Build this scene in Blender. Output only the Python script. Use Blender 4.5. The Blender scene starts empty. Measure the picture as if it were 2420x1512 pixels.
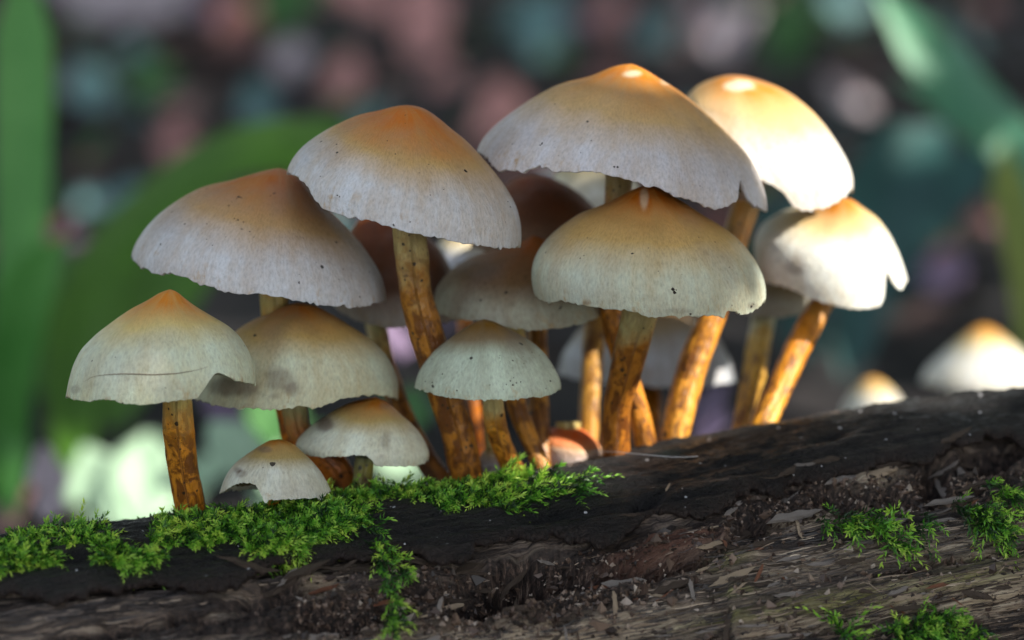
import bpy, math, random
import numpy as np
from mathutils import Vector
random.seed(7)
RNG = np.random.default_rng(7)
R_ = math.radians
scene = bpy.context.scene
COL = scene.collection

# ------------------------------------------------------------------ camera
# photo pixels below are in a 2420 x 1512 frame; at the focus distance one such pixel is 0.1 mm
PITCH, DIST, KPX, HC = R_(10), 0.62, 1e-4, 0.21
FW = np.array([0, math.cos(PITCH), -math.sin(PITCH)])
UP = np.array([0, math.sin(PITCH), math.cos(PITCH)])
CAM = np.array([0, 0, HC]) - FW * DIST
cam_d = bpy.data.cameras.new('camera')
cam = bpy.data.objects.new('camera', cam_d); COL.objects.link(cam)
cam.location = CAM
cam.rotation_euler = (math.pi / 2 - PITCH, 0, 0)
cam_d.sensor_width = 36
cam_d.lens = 36 * DIST / (2420 * KPX)
cam_d.clip_start, cam_d.clip_end = 0.01, 500
cam_d.dof.use_dof = True
cam_d.dof.focus_distance = DIST - 0.029
cam_d.dof.aperture_fstop = 6.8
scene.camera = cam

# ------------------------------------------------------------------ sky, sun, exposure
SUN_TO = np.array([0.80, -0.30, 0.60]); SUN_TO /= np.linalg.norm(SUN_TO)
SUN_EL = math.asin(SUN_TO[2]); SUN_AZ = math.atan2(SUN_TO[0], SUN_TO[1])
w = bpy.data.worlds.new('World'); scene.world = w; w.use_nodes = True
nt = w.node_tree; nt.nodes.clear()
out = nt.nodes.new('ShaderNodeOutputWorld'); bg = nt.nodes.new('ShaderNodeBackground')
sky = nt.nodes.new('ShaderNodeTexSky'); sky.sky_type = 'NISHITA'; sky.sun_disc = False
sky.sun_elevation = SUN_EL; sky.sun_rotation = SUN_AZ
hs = nt.nodes.new('ShaderNodeHueSaturation'); hs.inputs['Saturation'].default_value = 0.42
nt.links.new(sky.outputs[0], hs.inputs['Color']); nt.links.new(hs.outputs[0], bg.inputs[0])
bg.inputs[1].default_value = 0.13
nt.links.new(bg.outputs[0], out.inputs[0])
sl = bpy.data.lights.new('sun', 'SUN'); sl.energy = 3.8; sl.angle = R_(0.5); sl.color = (1, 0.94, 0.84)
so = bpy.data.objects.new('sun', sl); COL.objects.link(so)
so.rotation_euler = Vector(-SUN_TO).to_track_quat('-Z', 'Y').to_euler()
so.location = SUN_TO * 3
scene.view_settings.view_transform = 'Standard'; scene.view_settings.look = 'None'
scene.view_settings.exposure = 1.4; scene.view_settings.gamma = 1
scene.cycles.use_denoising = True
scene.cycles.max_bounces = 8

# ------------------------------------------------------------------ helpers
def ray(px, py):
    px, py = np.asarray(px, float), np.asarray(py, float)
    d = FW + np.multiply.outer((px - 1210) * KPX / DIST, np.array([1., 0, 0])) + np.multiply.outer((756 - py) * KPX / DIST, UP)
    return d
def P(px, py, y):                      # point on the ray through a photo pixel at world depth y
    d = ray(px, py)
    t = (np.asarray(y, float) - CAM[1]) / d[..., 1]
    return CAM + d * t[..., None]
def proj(p):
    v = p - CAM
    d = v @ FW
    return 1210 + v[..., 0] / d * DIST / KPX, 756 - (v @ UP) / d * DIST / KPX
def ground_at(px, py, z):
    d = ray(px, py); t = (z - CAM[2]) / d[..., 2]
    return CAM + d * t[..., None]

def _h(ix, iy, iz, seed):
    n = (ix * 374761393 + iy * 668265263 + iz * 2147483647 + seed * 1274126177) & 0xffffffff
    n = ((n ^ (n >> 13)) * 1274126177) & 0xffffffff
    n = ((n ^ (n >> 15)) * 2246822519) & 0xffffffff
    return ((n ^ (n >> 16)) & 0xffff) / 32767.5 - 1
def vn(p, seed=0):
    p = np.asarray(p, float); i = np.floor(p).astype(np.int64); f = p - i; f = f * f * (3 - 2 * f)
    r = 0
    for a in (0, 1):
        wx = f[..., 0] if a else 1 - f[..., 0]
        for b in (0, 1):
            wy = f[..., 1] if b else 1 - f[..., 1]
            for c in (0, 1):
                wz = f[..., 2] if c else 1 - f[..., 2]
                r = r + wx * wy * wz * _h(i[..., 0] + a, i[..., 1] + b, i[..., 2] + c, seed)
    return r
def fbm(p, o=4, seed=0):
    p = np.asarray(p, float); s, a = 0, 0.5
    for k in range(o):
        s = s + a * vn(p * 2 ** k, seed + k); a *= 0.5
    return s
def st(x, a, b):
    x = np.clip((x - a) / (b - a), 0, 1); return x * x * (3 - 2 * x)

def mesh(name, V, F, attrs=None, smooth=True):
    V = np.ascontiguousarray(V, np.float32)
    me = bpy.data.meshes.new(name)
    if isinstance(F, np.ndarray):
        F = [F]
    else:
        F = [np.asarray(F, np.int32)] if len({len(f) for f in F}) == 1 else [np.asarray([f for f in F if len(f) == k], np.int32) for k in sorted({len(f) for f in F})]
    idx = np.concatenate([f.ravel() for f in F]).astype(np.int32)
    sizes = np.concatenate([np.full(len(f), f.shape[1], np.int32) for f in F])
    starts = np.concatenate([[0], np.cumsum(sizes)[:-1]]).astype(np.int32)
    me.vertices.add(len(V)); me.vertices.foreach_set('co', V.ravel())
    me.loops.add(len(idx)); me.loops.foreach_set('vertex_index', idx)
    me.polygons.add(len(sizes)); me.polygons.foreach_set('loop_start', starts)
    me.polygons.foreach_set('use_smooth', np.full(len(sizes), smooth))
    for k, a in (attrs or {}).items():
        a = np.ascontiguousarray(a, np.float32)
        if a.ndim == 1:
            at = me.attributes.new(k, 'FLOAT', 'POINT'); at.data.foreach_set('value', a)
        else:
            at = me.attributes.new(k, 'FLOAT_VECTOR', 'POINT'); at.data.foreach_set('vector', a.ravel())
    me.update(calc_edges=True); me.validate()
    return me
def obj(name, me, mat=None, parent=None, **props):
    o = bpy.data.objects.new(name, me); COL.objects.link(o)
    if mat is not None and me is not None and not me.materials: me.materials.append(mat)
    if parent is not None: o.parent = parent
    for k, v in props.items(): o[k] = v
    return o
def thing(name, label, cat, loc=(0, 0, 0), group=None):
    o = obj(name, None, label=label, category=cat); o.location = loc; o.empty_display_size = 0.01
    if group: o['group'] = group
    return o
def grid_faces(nr, nc, wrap=True, base=0):
    r = np.arange(nr - 1)[:, None]; c = np.arange(nc if wrap else nc - 1)[None, :]
    c2 = (c + 1) % nc
    return (base + np.stack([r * nc + c, r * nc + c2, (r + 1) * nc + c2, (r + 1) * nc + c], -1)).reshape(-1, 4).astype(np.int32)
def resample(pts, n):
    pts = np.asarray(pts, float); d = np.concatenate([[0], np.cumsum(np.linalg.norm(np.diff(pts, axis=0), axis=1))])
    t = np.linspace(0, d[-1], n)
    return np.stack([np.interp(t, d, pts[:, k]) for k in range(pts.shape[1])], -1)
def smooth1(a, k, wrap=False):
    a = np.asarray(a, float)
    for _ in range(k):
        if wrap: a = (np.roll(a, 1, 0) + 2 * a + np.roll(a, -1, 0)) / 4
        else: a[1:-1] = (a[:-2] + 2 * a[1:-1] + a[2:]) / 4
    return a
def inside(px, py, poly):
    r = np.zeros(px.shape, bool); n = len(poly)
    for i in range(n):
        x1, y1 = poly[i]; x2, y2 = poly[(i + 1) % n]
        c = ((y1 > py) != (y2 > py)) & (px < (x2 - x1) * (py - y1) / (y2 - y1 + 1e-9) + x1)
        r ^= c
    return r

# ------------------------------------------------------------------ material helpers
class NT:
    def __init__(s, name):
        s.m = bpy.data.materials.new(name); s.m.use_nodes = True
        s.t = s.m.node_tree; s.b = s.t.nodes['Principled BSDF']; s.out = s.t.nodes['Material Output']
    def n(s, typ, **kw):
        o = s.t.nodes.new('ShaderNode' + typ)
        for k, v in kw.items():
            if k in o.inputs and not hasattr(type(o), k): o.inputs[k].default_value = v
            else: setattr(o, k, v)
        return o
    def l(s, a, b): s.t.links.new(a, b); return b
    def attr(s, name, vec=False):
        a = s.n('Attribute', attribute_name=name); return a.outputs['Vector' if vec else 'Fac']
    def noise(s, vec, scale, detail=3, rough=0.55, dist=0.0):
        o = s.n('TexNoise'); o.inputs['Scale'].default_value = scale; o.inputs['Detail'].default_value = detail
        o.inputs['Roughness'].default_value = rough; o.inputs['Distortion'].default_value = dist
        if vec is not None: s.l(vec, o.inputs['Vector'])
        return o.outputs['Fac']
    def ramp(s, fac, stops, interp='LINEAR'):
        o = s.n('ValToRGB'); r = o.color_ramp; r.interpolation = interp
        while len(r.elements) < len(stops): r.elements.new(0.5)
        for e, (p, c) in zip(r.elements, stops):
            e.position = p; e.color = tuple(c) + (1,) if not isinstance(c, (int, float)) else (c, c, c, 1)
        s.l(fac, o.inputs[0]); return o.outputs[0]
    def mix(s, fac, a, b, blend='MIX'):
        o = s.n('Mix', data_type='RGBA', blend_type=blend)
        for i, v in ((0, fac), (6, a), (7, b)):
            if isinstance(v, bpy.types.NodeSocket): s.l(v, o.inputs[i])
            elif i == 0: o.inputs[0].default_value = v
            else: o.inputs[i].default_value = tuple(v) + (1,)
        return o.outputs[2]
    def math(s, op, a, b=0.0, c=None, clamp=False):
        o = s.n('Math', operation=op, use_clamp=clamp)
        for i, v in enumerate((a, b) if c is None else (a, b, c)):
            if isinstance(v, bpy.types.NodeSocket): s.l(v, o.inputs[i])
            else: o.inputs[i].default_value = v
        return o.outputs[0]
    def mapv(s, vec, scale):
        o = s.n('Mapping'); s.l(vec, o.inputs['Vector']); o.inputs['Scale'].default_value = scale; return o.outputs[0]
    def obj(s): return s.n('TexCoord').outputs['Object']
    def col(s, c):
        if isinstance(c, bpy.types.NodeSocket): s.l(c, s.b.inputs['Base Color'])
        else: s.b.inputs['Base Color'].default_value = tuple(c) + (1,)
    def rough(s, r):
        if isinstance(r, bpy.types.NodeSocket): s.l(r, s.b.inputs['Roughness'])
        else: s.b.inputs['Roughness'].default_value = r
    def bump(s, h, dist, strength=1.0):
        o = s.n('Bump'); o.inputs['Distance'].default_value = dist; o.inputs['Strength'].default_value = strength
        s.l(h, o.inputs['Height'])
        s.l(o.outputs[0], s.b.inputs['Normal']); return o
    def sss(s, wgt, scale, rad=(1, 0.6, 0.35)):
        s.b.inputs['Subsurface Weight'].default_value = wgt; s.b.inputs['Subsurface Scale'].default_value = scale
        s.b.inputs['Subsurface Radius'].default_value = rad

def specks(N, vec, scale, size, keep, seed=0.0):       # mask: 1 on sparse small irregular dots
    mp = N.n('Mapping'); N.l(vec, mp.inputs[0]); mp.inputs['Location'].default_value = (seed, seed * 2, 0)
    v = N.n('TexVoronoi', feature='F1'); v.inputs['Scale'].default_value = scale
    nz = N.n('TexNoise'); nz.inputs['Scale'].default_value = scale * 3.0
    N.l(mp.outputs[0], nz.inputs['Vector'])
    mx = N.n('VectorMath', operation='MULTIPLY_ADD'); N.l(nz.outputs['Color'], mx.inputs[0]); k = 0.25 / scale
    mx.inputs[1].default_value = (k, k, k); N.l(mp.outputs[0], mx.inputs[2])
    N.l(mx.outputs[0], v.inputs['Vector'])
    sp = N.n('SeparateColor'); N.l(v.outputs['Color'], sp.inputs[0])
    sz = N.math('MULTIPLY', sp.outputs[1], size)
    a = N.math('LESS_THAN', v.outputs['Distance'], sz)
    b = N.math('LESS_THAN', sp.outputs[0], keep)
    return N.math('MULTIPLY', a, b)

def cap_mat(name, apex, mid, rim, p1=0.25, p2=0.6, dark=0.25, seed=0.0, speck=0.2):
    apex = (apex[0] * 0.88, apex[1] * 0.62, apex[2] * 0.06); mid = (mid[0] * 1.0, mid[1] * 0.88, mid[2] * 0.62); rim = (rim[0] * 1.06, rim[1] * 1.07, rim[2] * 1.07)
    N = NT(name); o = N.obj(); pq = N.attr('pq', True); t = N.attr('t')
    big = N.noise(o, 60, 3); tt = N.math('MULTIPLY_ADD', N.math('SUBTRACT', big, 0.5), 0.22, t)
    c = N.ramp(tt, [(0.0, apex), (p1 * 0.75, apex), (p1 * 1.5, tuple(0.55 * a + 0.45 * b for a, b in zip(mid, apex))), (p2 * 0.88, mid), (min(p2 + 0.17, 0.95), rim)])
    c = N.mix(N.ramp(N.noise(N.mapv(pq, (1, 0.35, 1)), 150, 5, 0.65), [(0.40, 0.0), (0.72, 0.55)]), c, tuple(x * 0.74 for x in mid))
    c = N.mix(N.ramp(N.noise(o, 45, 3), [(0.5, 0.0), (0.7, 0.35)]), c, (0.30, 0.25, 0.24))
    # fine radial silky fibres
    fib = N.noise(N.mapv(pq, (1, 0.45, 1)), 1600, 4, 0.72)
    fibc = N.ramp(fib, [(0.32, 0.76), (0.5, 0.98), (0.72, 1.14)])
    fade = N.ramp(t, [(0.15, 0.1), (0.55, 1.0)])
    c = N.mix(fade, c, N.mix(1.0, c, fibc, 'MULTIPLY'))
    # ochre flecks along the margin
    mar = N.math('MULTIPLY', N.ramp(t, [(0.84, 0.0), (0.97, 0.8)]), N.ramp(N.noise(N.mapv(pq, (1, 0.5, 1)), 330, 4, 0.7), [(0.56, 0.0), (0.70, 1.0)]))
    c = N.mix(mar, c, (0.42, 0.25, 0.08))
    c = N.mix(N.math('MINIMUM', N.attr('stain'), 1.0), c, (0.17, 0.12, 0.09))  # this mask holds stains and also shade painted on two caps
    c = N.mix(N.math('MINIMUM', N.attr('pale'), 1.0), c, (0.80, 0.68, 0.48))
    s1 = specks(N, o, 210, 0.13, speck, seed + 1.3); s2 = specks(N, o, 520, 0.17, speck * 0.6, seed + 4.1)
    sk = N.math('MAXIMUM', s1, s2)
    c = N.mix(N.math('MULTIPLY', sk, 0.9), c, (0.018, 0.012, 0.01))
    N.col(c)
    N.rough(N.ramp(fib, [(0.3, 0.58), (0.7, 0.34)]))
    N.b.inputs['Specular IOR Level'].default_value = 0.30
    N.sss(0.08, 0.002)
    h = N.math('ADD', N.math('MULTIPLY', fib, fade), N.math('MULTIPLY', N.noise(o, 700, 3), 0.6))
    N.bump(h, 0.00040, 0.9)
    return N.m

def stem_mat(name, top, low, base, blot=0.5, seed=0.0, dark=1.0):
    N = NT(name); o = N.obj(); v = N.attr('t'); pq = N.attr('pq', True)
    mp = N.n('Mapping'); N.l(o, mp.inputs[0]); mp.inputs['Location'].default_value = (seed, seed, seed); o = mp.outputs[0]
    n1 = N.noise(o, 130, 4, 0.65)
    tt = N.math('MULTIPLY_ADD', N.math('SUBTRACT', n1, 0.5), 0.7, v)
    sat = lambda c_: (c_[0] * 1.14, c_[1] * 0.92, c_[2] * 0.35)
    low, base = sat(low), sat(base)
    c = N.ramp(tt, [(0.0, top), (0.26, low), (0.75, tuple(0.5 * a + 0.5 * b for a, b in zip(low, base))), (1.0, base)])
    fib = N.noise(N.mapv(pq, (1, 0.2, 1)), 1300, 3, 0.6)
    c = N.mix(0.55, c, N.mix(1.0, c, N.ramp(fib, [(0.3, 0.75), (0.6, 1.08)]), 'MULTIPLY'))
    bl = N.ramp(N.noise(N.mapv(pq, (1, 0.6, 1)), 240, 5, 0.75, 0.6), [(0.52 - 0.10 * blot, 0.0), (0.60 - 0.10 * blot, 1.0)])
    bl = N.math('MULTIPLY', bl, N.ramp(v, [(0.05, 0.25), (0.4, 0.85)]))
    c = N.mix(bl, c, (0.10, 0.028, 0.006))
    sc = N.ramp(N.noise(N.mapv(pq, (0.45, 1.3, 1)), 300, 3, 0.6, 0.4), [(0.66, 0.0), (0.71, 0.85)])
    c = N.mix(N.math('MULTIPLY', sc, blot), c, (0.03, 0.014, 0.008))
    c = N.mix(N.math('MULTIPLY', N.math('MAXIMUM', specks(N, o, 330, 0.24, 0.5, seed), specks(N, o, 700, 0.28, 0.4, seed + 5)), 0.9), c, (0.015, 0.01, 0.008))
    N.col(c); N.rough(0.36); N.sss(0.06, 0.002)
    h = N.math('ADD', fib, N.math('MULTIPLY', N.noise(o, 420, 4, 0.6), 1.2))
    N.bump(h, 0.0005, 0.8)
    return N.m

def simple_mat(name, c1, c2, scale=80, rough=0.6, bump=0.0, trans=0.0, spec=0.4):
    N = NT(name); o = N.obj()
    n = N.noise(o, scale, 4, 0.6)
    N.col(N.mix(N.ramp(n, [(0.35, 0.0), (0.65, 1.0)]), c1, c2)); N.rough(rough)
    N.b.inputs['Specular IOR Level'].default_value = spec
    if bump: N.bump(N.noise(o, scale * 3, 4), bump)
    if trans:
        tr = N.n('BsdfTranslucent'); N.l(N.b.inputs['Base Color'].links[0].from_socket, tr.inputs['Color'])
        mx = N.n('MixShader'); mx.inputs[0].default_value = trans
        N.l(N.b.outputs[0], mx.inputs[1]); N.l(tr.outputs[0], mx.inputs[2]); N.l(mx.outputs[0], N.out.inputs['Surface'])
    return N.m
GILL = simple_mat('gills', (0.16, 0.14, 0.06), (0.09, 0.07, 0.035), 300, 0.7)

# ------------------------------------------------------------------ the log: a cylinder frame between two crest points
LOGR = 0.075
CA, CB = P(0, 1266, -0.032), P(2420, 926, 0.038)
LD = (CB - CA) / np.linalg.norm(CB - CA)
LU = np.array([0, 0, 1.]) - LD[2] * LD; LU /= np.linalg.norm(LU)
LF = np.cross(LD, LU); LF = LF if LF[1] < 0 else -LF          # towards the camera
AC = R_(-12)
AX0 = (CA + CB) / 2 - LOGR * (math.cos(AC) * LU + math.sin(AC) * LF)
BX = (np.array([-600, 0, 450, 860, 1100, 1450, 1750, 1900, 2100, 2420, 3000]) - 1210) * 1.03e-4
BZ = np.array([0, .5, 2.2, 3.3, 2.9, 1.6, .5, -1.0, -1.8, 0, 0]) * -1e-3
_bs = np.linspace(-.5, .6, 1200); _bz = smooth1(np.interp(_bs, BX, BZ), 900)
def bend(s): return np.interp(s, _bs, _bz)[..., None] * np.array([0, 0, 1.])
def logp(s, a, r):
    s, a, r = np.broadcast_arrays(np.asarray(s, float), np.asarray(a, float), np.asarray(r, float))
    return AX0 + bend(s) + s[..., None] * LD + r[..., None] * (np.cos(a)[..., None] * LU + np.sin(a)[..., None] * LF)
def crest_y(px): return np.interp(px, [0, 2420], [-0.032, 0.038])

BARK_EDGE = [(-600, 1450), (0, 1405), (300, 1375), (600, 1345), (760, 1335), (860, 1300), (1000, 1292), (1150, 1292), (1300, 1268), (1440, 1235),
             (1700, 1212), (1722, 1185), (1760, 1150), (1830, 1142), (1890, 1135), (1925, 1100), (2000, 1088), (2150, 1062), (2300, 1040), (2420, 1035), (3200, 960)]
def lump(px, py, x, y, rx, ry, rot=-0.13):
    dx, dy = px - x, py - y
    u = dx * math.cos(rot) + dy * math.sin(rot); v = -dx * math.sin(rot) + dy * math.cos(rot)
    return np.exp(-((u / rx) ** 2 + (v / ry) ** 2) ** 1.5)
CAVITIES = [(1330, 1320, 190, 38, .014), (1250, 1300, 90, 25, .01), (1150, 1365, 95, 55, .010), (1600, 1310, 90, 18, .008), (1790, 1225, 55, 28, .009), (2070, 1170, 95, 22, .008),
            (2210, 1100, 30, 55, .009), (2350, 1050, 90, 26, .009), (950, 1400, 70, 40, .008), (800, 1440, 100, 30, .006), (700, 1370, 160, 18, .005), (1960, 1150, 40, 22, .006),
            (1590, 1235, 60, 8, .004), (1340, 1440, 30, 24, .005), (2190, 1330, 160, 9, .004), (1950, 1480, 120, 8, .004), (500, 1430, 160, 22, .005), (250, 1470, 140, 20, .005)]
def log_shape(s, a):
    """radius offset of the rotten wood and its colour masks"""
    b = logp(s, a, LOGR); px, py = proj(b); wv = a * LOGR
    q = np.stack([s, wv, np.zeros_like(s)], -1)
    cn = fbm(np.stack([s * 7, wv * 210, s * 0 + 3], -1), 3, 131); crack = np.exp(-(cn / 0.022) ** 2) * st(vn(np.stack([s * 16, wv * 60, s * 0], -1), 133), -0.2, 0.4)
    low = 0.0022 * fbm(q * (22, 30, 1), 3, 5)
    warp = fbm(q * (40, 60, 1), 3, 50) * 0.0025
    g1 = fbm(np.stack([s * 26, (wv + warp) * 420, s * 0], -1), 4, 11)
    g2 = fbm(np.stack([s * 70, (wv + warp * 0.6) * 1500, s * 0], -1), 3, 21)
    led = np.stack([s * 14, (wv + warp) * 130, s * 0], -1); lv = fbm(led, 3, 31) * 6
    terr = (np.floor(lv) + st(lv - np.floor(lv), 0.35, 0.65)) / 6
    crumb = fbm(q * (330, 420, 1), 4, 41)
    frac = st(fbm(q * (55, 45, 1), 3, 61), 0.02, 0.22) * st(px, 500, 900) * (1 - st(px, 1700, 1790)) * (1 - st(py, 1420, 1500))
    rot = np.clip(lump(px, py, 1330, 1350, 330, 85) + lump(px, py, 1900, 1160, 260, 60) + lump(px, py, 2250, 1090, 240, 60) + 0.8 * lump(px, py, 800, 1420, 480, 80) + 0.6 * frac, 0, 1)
    cav = 0
    for (x, y, rx, ry, d) in CAVITIES:
        k = lump(px + 26 * fbm(q * (120, 160, 1), 3, 71), py + 20 * fbm(q * (120, 160, 1), 3, 81), x, y, rx, ry)
        cav = cav + d * k
    rot = np.clip(np.maximum(rot, np.clip(cav / 0.0035, 0, 1)), 0, 1)
    step = 0.0022 * st(px + 18 * fbm(q * (160, 200, 1), 3, 91) - (py - 1350) * 0.12, 1712, 1722) * st(py, 1180, 1230)
    trans = 0.0026 * np.clip(vn(q * (240, 18, 1), 95) - 0.55, 0, 1) * (1 - rot)
    r = LOGR - 0.0035 + low + (0.0015 * g1 + 0.0007 * g2) * (1 - 0.55 * rot) + 0.0052 * terr * (1 - 0.7 * rot) + 0.0026 * crumb * (0.38 + rot) - cav + step - trans - 0.0026 * crack * (1 - 0.6 * rot)
    lip = lump(px, py, 1590, 1262, 130, 26) * 0.004
    r = r + lip
    algae = np.clip(lump(px, py, 1830, 1440, 210, 22) + 0.7 * lump(px, py, 2150, 1390, 330, 26) + 0.8 * lump(px, py, 1740, 1390, 60, 16) + 0.6 * lump(px, py, 2350, 1330, 120, 30) + 0.5 * lump(px, py, 1720, 1300, 60, 20), 0, 1)
    pale = np.clip(lump(px, py, 2180, 1405, 460, 40, -0.17) + lump(px, py, 1300, 1490, 380, 48) + 0.6 * lump(px, py, 2050, 1300, 380, 36) + lump(px, py, 2060, 1098, 70, 26) + 0.8 * lump(px, py, 1890, 1215, 90, 16) + 0.7 * lump(px, py, 2330, 1430, 180, 30) + 0.5 * lump(px, py, 760, 1360, 50, 30) + 0.4 * lump(px, py, 1000, 1490, 250, 40), 0, 1)
    red = np.clip(lump(px, py, 1590, 1262, 150, 30), 0, 1)
    return r, rot, algae, pale, red

def build_log():
    root = thing('fallen_log', 'rotting dark log with crumbling wood and wet black bark carrying the mushrooms', 'log', tuple(AX0))
    sv = np.concatenate([np.linspace(-0.42, -0.16, 40)[:-1], np.linspace(-0.16, 0.185, 560), np.linspace(0.185, 0.5, 40)[1:]])
    av = np.concatenate([np.linspace(R_(-150), R_(-22), 50)[:-1], np.linspace(R_(-22), R_(112), 460), np.linspace(R_(112), R_(210), 30)[1:-1]])
    A, S = np.meshgrid(av, sv, indexing='ij')
    r, rot, alg, pale, red = log_shape(S, A)
    V = logp(S, A, r) - AX0
    F = grid_faces(len(av), len(sv), False)
    last = (len(av) - 1) * len(sv); c = np.arange(len(sv) - 1)
    F = np.concatenate([F, np.stack([last + c, last + c + 1, c + 1, c], -1).astype(np.int32)])
    q = np.stack([S, A * LOGR, 0 * S], -1).reshape(-1, 3)
    V = V.reshape(-1, 3); Fl = [F]
    # end discs
    ns, na = len(sv), len(av); extra = []
    for col, s in ((0, sv[0]), (ns - 1, sv[-1])):
        ci = len(V); V = np.concatenate([V, [(s * LD)]]); extra.append([(ci, i * ns + col, ((i + 1) % na) * ns + col) for i in range(na)]); q = np.concatenate([q, [[s, 0, 0]]])
    pad = lambda a: np.concatenate([a.ravel(), [0, 0]])
    Fall = [tuple(f) for e in extra for f in e]
    me = mesh('wood', V, F, dict(rot=pad(rot), algae=pad(alg), pale=pad(pale), red=pad(red), pq=q))
    N = NT('rotten_wood'); pq = N.attr('pq', True)
    gr = N.noise(N.mapv(pq, (0.035, 1, 1)), 1150, 5, 0.72, 0.25); gr2 = N.noise(N.mapv(pq, (0.10, 1, 1)), 180, 4, 0.65, 0.5)
    c = N.ramp(gr, [(0.36, (0.010, 0.008, 0.009)), (0.47, (0.075, 0.056, 0.048)), (0.56, (0.26, 0.195, 0.15)), (0.66, (0.58, 0.47, 0.36))])
    c = N.mix(N.ramp(gr2, [(0.44, 0.85), (0.56, 0.0)]), c, (0.016, 0.013, 0.014))
    crumb = N.noise(pq, 800, 5, 0.75)
    rc = N.ramp(crumb, [(0.38, (0.007, 0.005, 0.005)), (0.50, (0.028, 0.018, 0.015)), (0.59, (0.11, 0.07, 0.052)), (0.69, (0.36, 0.27, 0.21))])
    c = N.mix(N.math('MULTIPLY', N.attr('rot'), 0.9), c, rc)
    pc = N.ramp(gr, [(0.33, (0.04, 0.026, 0.018)), (0.42, (0.34, 0.245, 0.165)), (0.53, (0.62, 0.49, 0.34)), (0.66, (0.76, 0.65, 0.49))])
    c = N.mix(N.math('MULTIPLY', N.attr('pale'), 0.92), c, pc)
    rdc = N.ramp(gr, [(0.35, (0.035, 0.016, 0.012)), (0.6, (0.15, 0.065, 0.042)), (0.75, (0.25, 0.13, 0.09))])
    c = N.mix(N.attr('red'), c, rdc)
    ac = N.ramp(gr, [(0.36, (0.015, 0.02, 0.006)), (0.52, (0.20, 0.20, 0.045)), (0.68, (0.46, 0.44, 0.16))])
    c = N.mix(N.math('MULTIPLY', N.attr('algae'), N.ramp(gr2, [(0.4, 0.3), (0.6, 1.0)])), c, ac)
    c = N.mix(N.math('MULTIPLY', specks(N, pq, 420, 0.16, 0.18), 0.8), c, (0.55, 0.50, 0.47))
    N.col(c); N.rough(N.ramp(crumb, [(0.4, 0.28), (0.6, 0.7)])); N.b.inputs['Specular IOR Level'].default_value = 0.45
    N.bump(N.math('ADD', gr, N.math('MULTIPLY', crumb, 0.8)), 0.0016, 1.0)
    obj('wood', me, N.m, root)
    em = mesh('end_grain', V, np.array(Fall, np.int32)); obj('end_grain', em, N.m, root)
    # bark plates: shells that end in a broken edge
    BN = NT('wet_bark'); pq = BN.attr('pq', True)
    wr = BN.noise(BN.mapv(pq, (0.22, 1, 1)), 420, 5, 0.65, 0.8); fine = BN.noise(pq, 1500, 4, 0.7)
    c = BN.ramp(wr, [(0.3, (0.004, 0.004, 0.005)), (0.55, (0.010, 0.009, 0.010)), (0.75, (0.030, 0.025, 0.024))])
    c = BN.mix(BN.ramp(BN.noise(pq, 60, 4), [(0.52, 0.0), (0.70, 0.6)]), c, (0.028, 0.020, 0.018))
    eg = BN.attr('edge')
    c = BN.mix(BN.math('MULTIPLY', BN.math('MULTIPLY', eg, 0.5), BN.ramp(fine, [(0.4, 0.2), (0.6, 1.0)])), c, (0.07, 0.04, 0.028))
    c = BN.mix(BN.ramp(BN.noise(pq, 45, 3), [(0.60, 0.0), (0.72, 0.6)]), c, (0.018, 0.03, 0.024))
    sp = BN.math('MAXIMUM', specks(BN, pq, 190, 0.11, 0.55), specks(BN, pq, 420, 0.18, 0.28, 3.0))
    c = BN.mix(BN.math('MULTIPLY', sp, 0.85), c, (0.75, 0.75, 0.78))
    BN.col(c); BN.rough(BN.ramp(fine, [(0.35, 0.22), (0.65, 0.55)])); BN.b.inputs['Specular IOR Level'].default_value = 0.45
    BN.bump(BN.math('ADD', wr, BN.math('MULTIPLY', fine, 0.6)), 0.0026, 1.0)
    ex = np.array([e[0] for e in BARK_EDGE], float); ey = np.array([e[1] for e in BARK_EDGE], float)
    def edge_angle(s):
        aa = np.linspace(R_(-8), R_(95), 260); A, S = np.meshgrid(aa, s, indexing='ij')
        px, py = proj(logp(S, A, LOGR)); f = py - np.interp(px, ex, ey)
        k = np.argmax(f > 0, 0); k[~(f > 0).any(0)] = len(aa) - 1
        return aa[k]
    def px_to_s(x):
        ss = np.linspace(-0.42, 0.5, 2000); px, _ = proj(logp(ss, ss * 0 + 0.3, LOGR)); return float(np.interp(x, px, ss))
    cuts = [-0.42, 0.5]
    for i in range(1):
        s0, s1 = cuts[i] + (0.0006 if i else 0), cuts[i + 1] - 0.0006
        s = np.concatenate([np.linspace(s0, -0.16, 60)[:-1], np.linspace(-0.16, 0.185, 620), np.linspace(0.185, s1, 60)[1:]]); ns = len(s); ae = edge_angle(s)
        jg = fbm(np.stack([s * 60, 0 * s + i, 0 * s], -1), 5, 101); jag = 0.16 * np.sign(jg) * np.abs(jg) ** 0.8 * (0.4 + 0.6 * np.abs(vn(np.stack([s * 35, 0 * s, 0 * s], -1), 7))) + 0.035 * fbm(np.stack([s * 420, 0 * s, 0 * s + i], -1), 3, 103)
        ae = smooth1(ae, 2) + jag
        u = np.concatenate([np.linspace(0, 0.55, 60)[:-1], np.linspace(0.55, 1, 150)])
        A = R_(-115) + u[:, None] * (ae - R_(-115))[None, :]; S = np.broadcast_to(s, A.shape)
        wv = A * LOGR; q = np.stack([S, wv, 0 * S + i * 0.3], -1)
        r = LOGR + 0.0004 + 0.0016 * fbm(q * (28, 40, 1), 3, 5 + i) + 0.0017 * fbm(q * (34, 240, 1), 4, 111) + 0.00045 * fbm(q * (500, 700, 1), 3, 113)
        px_, py_ = proj(logp(S, A, LOGR))
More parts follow.
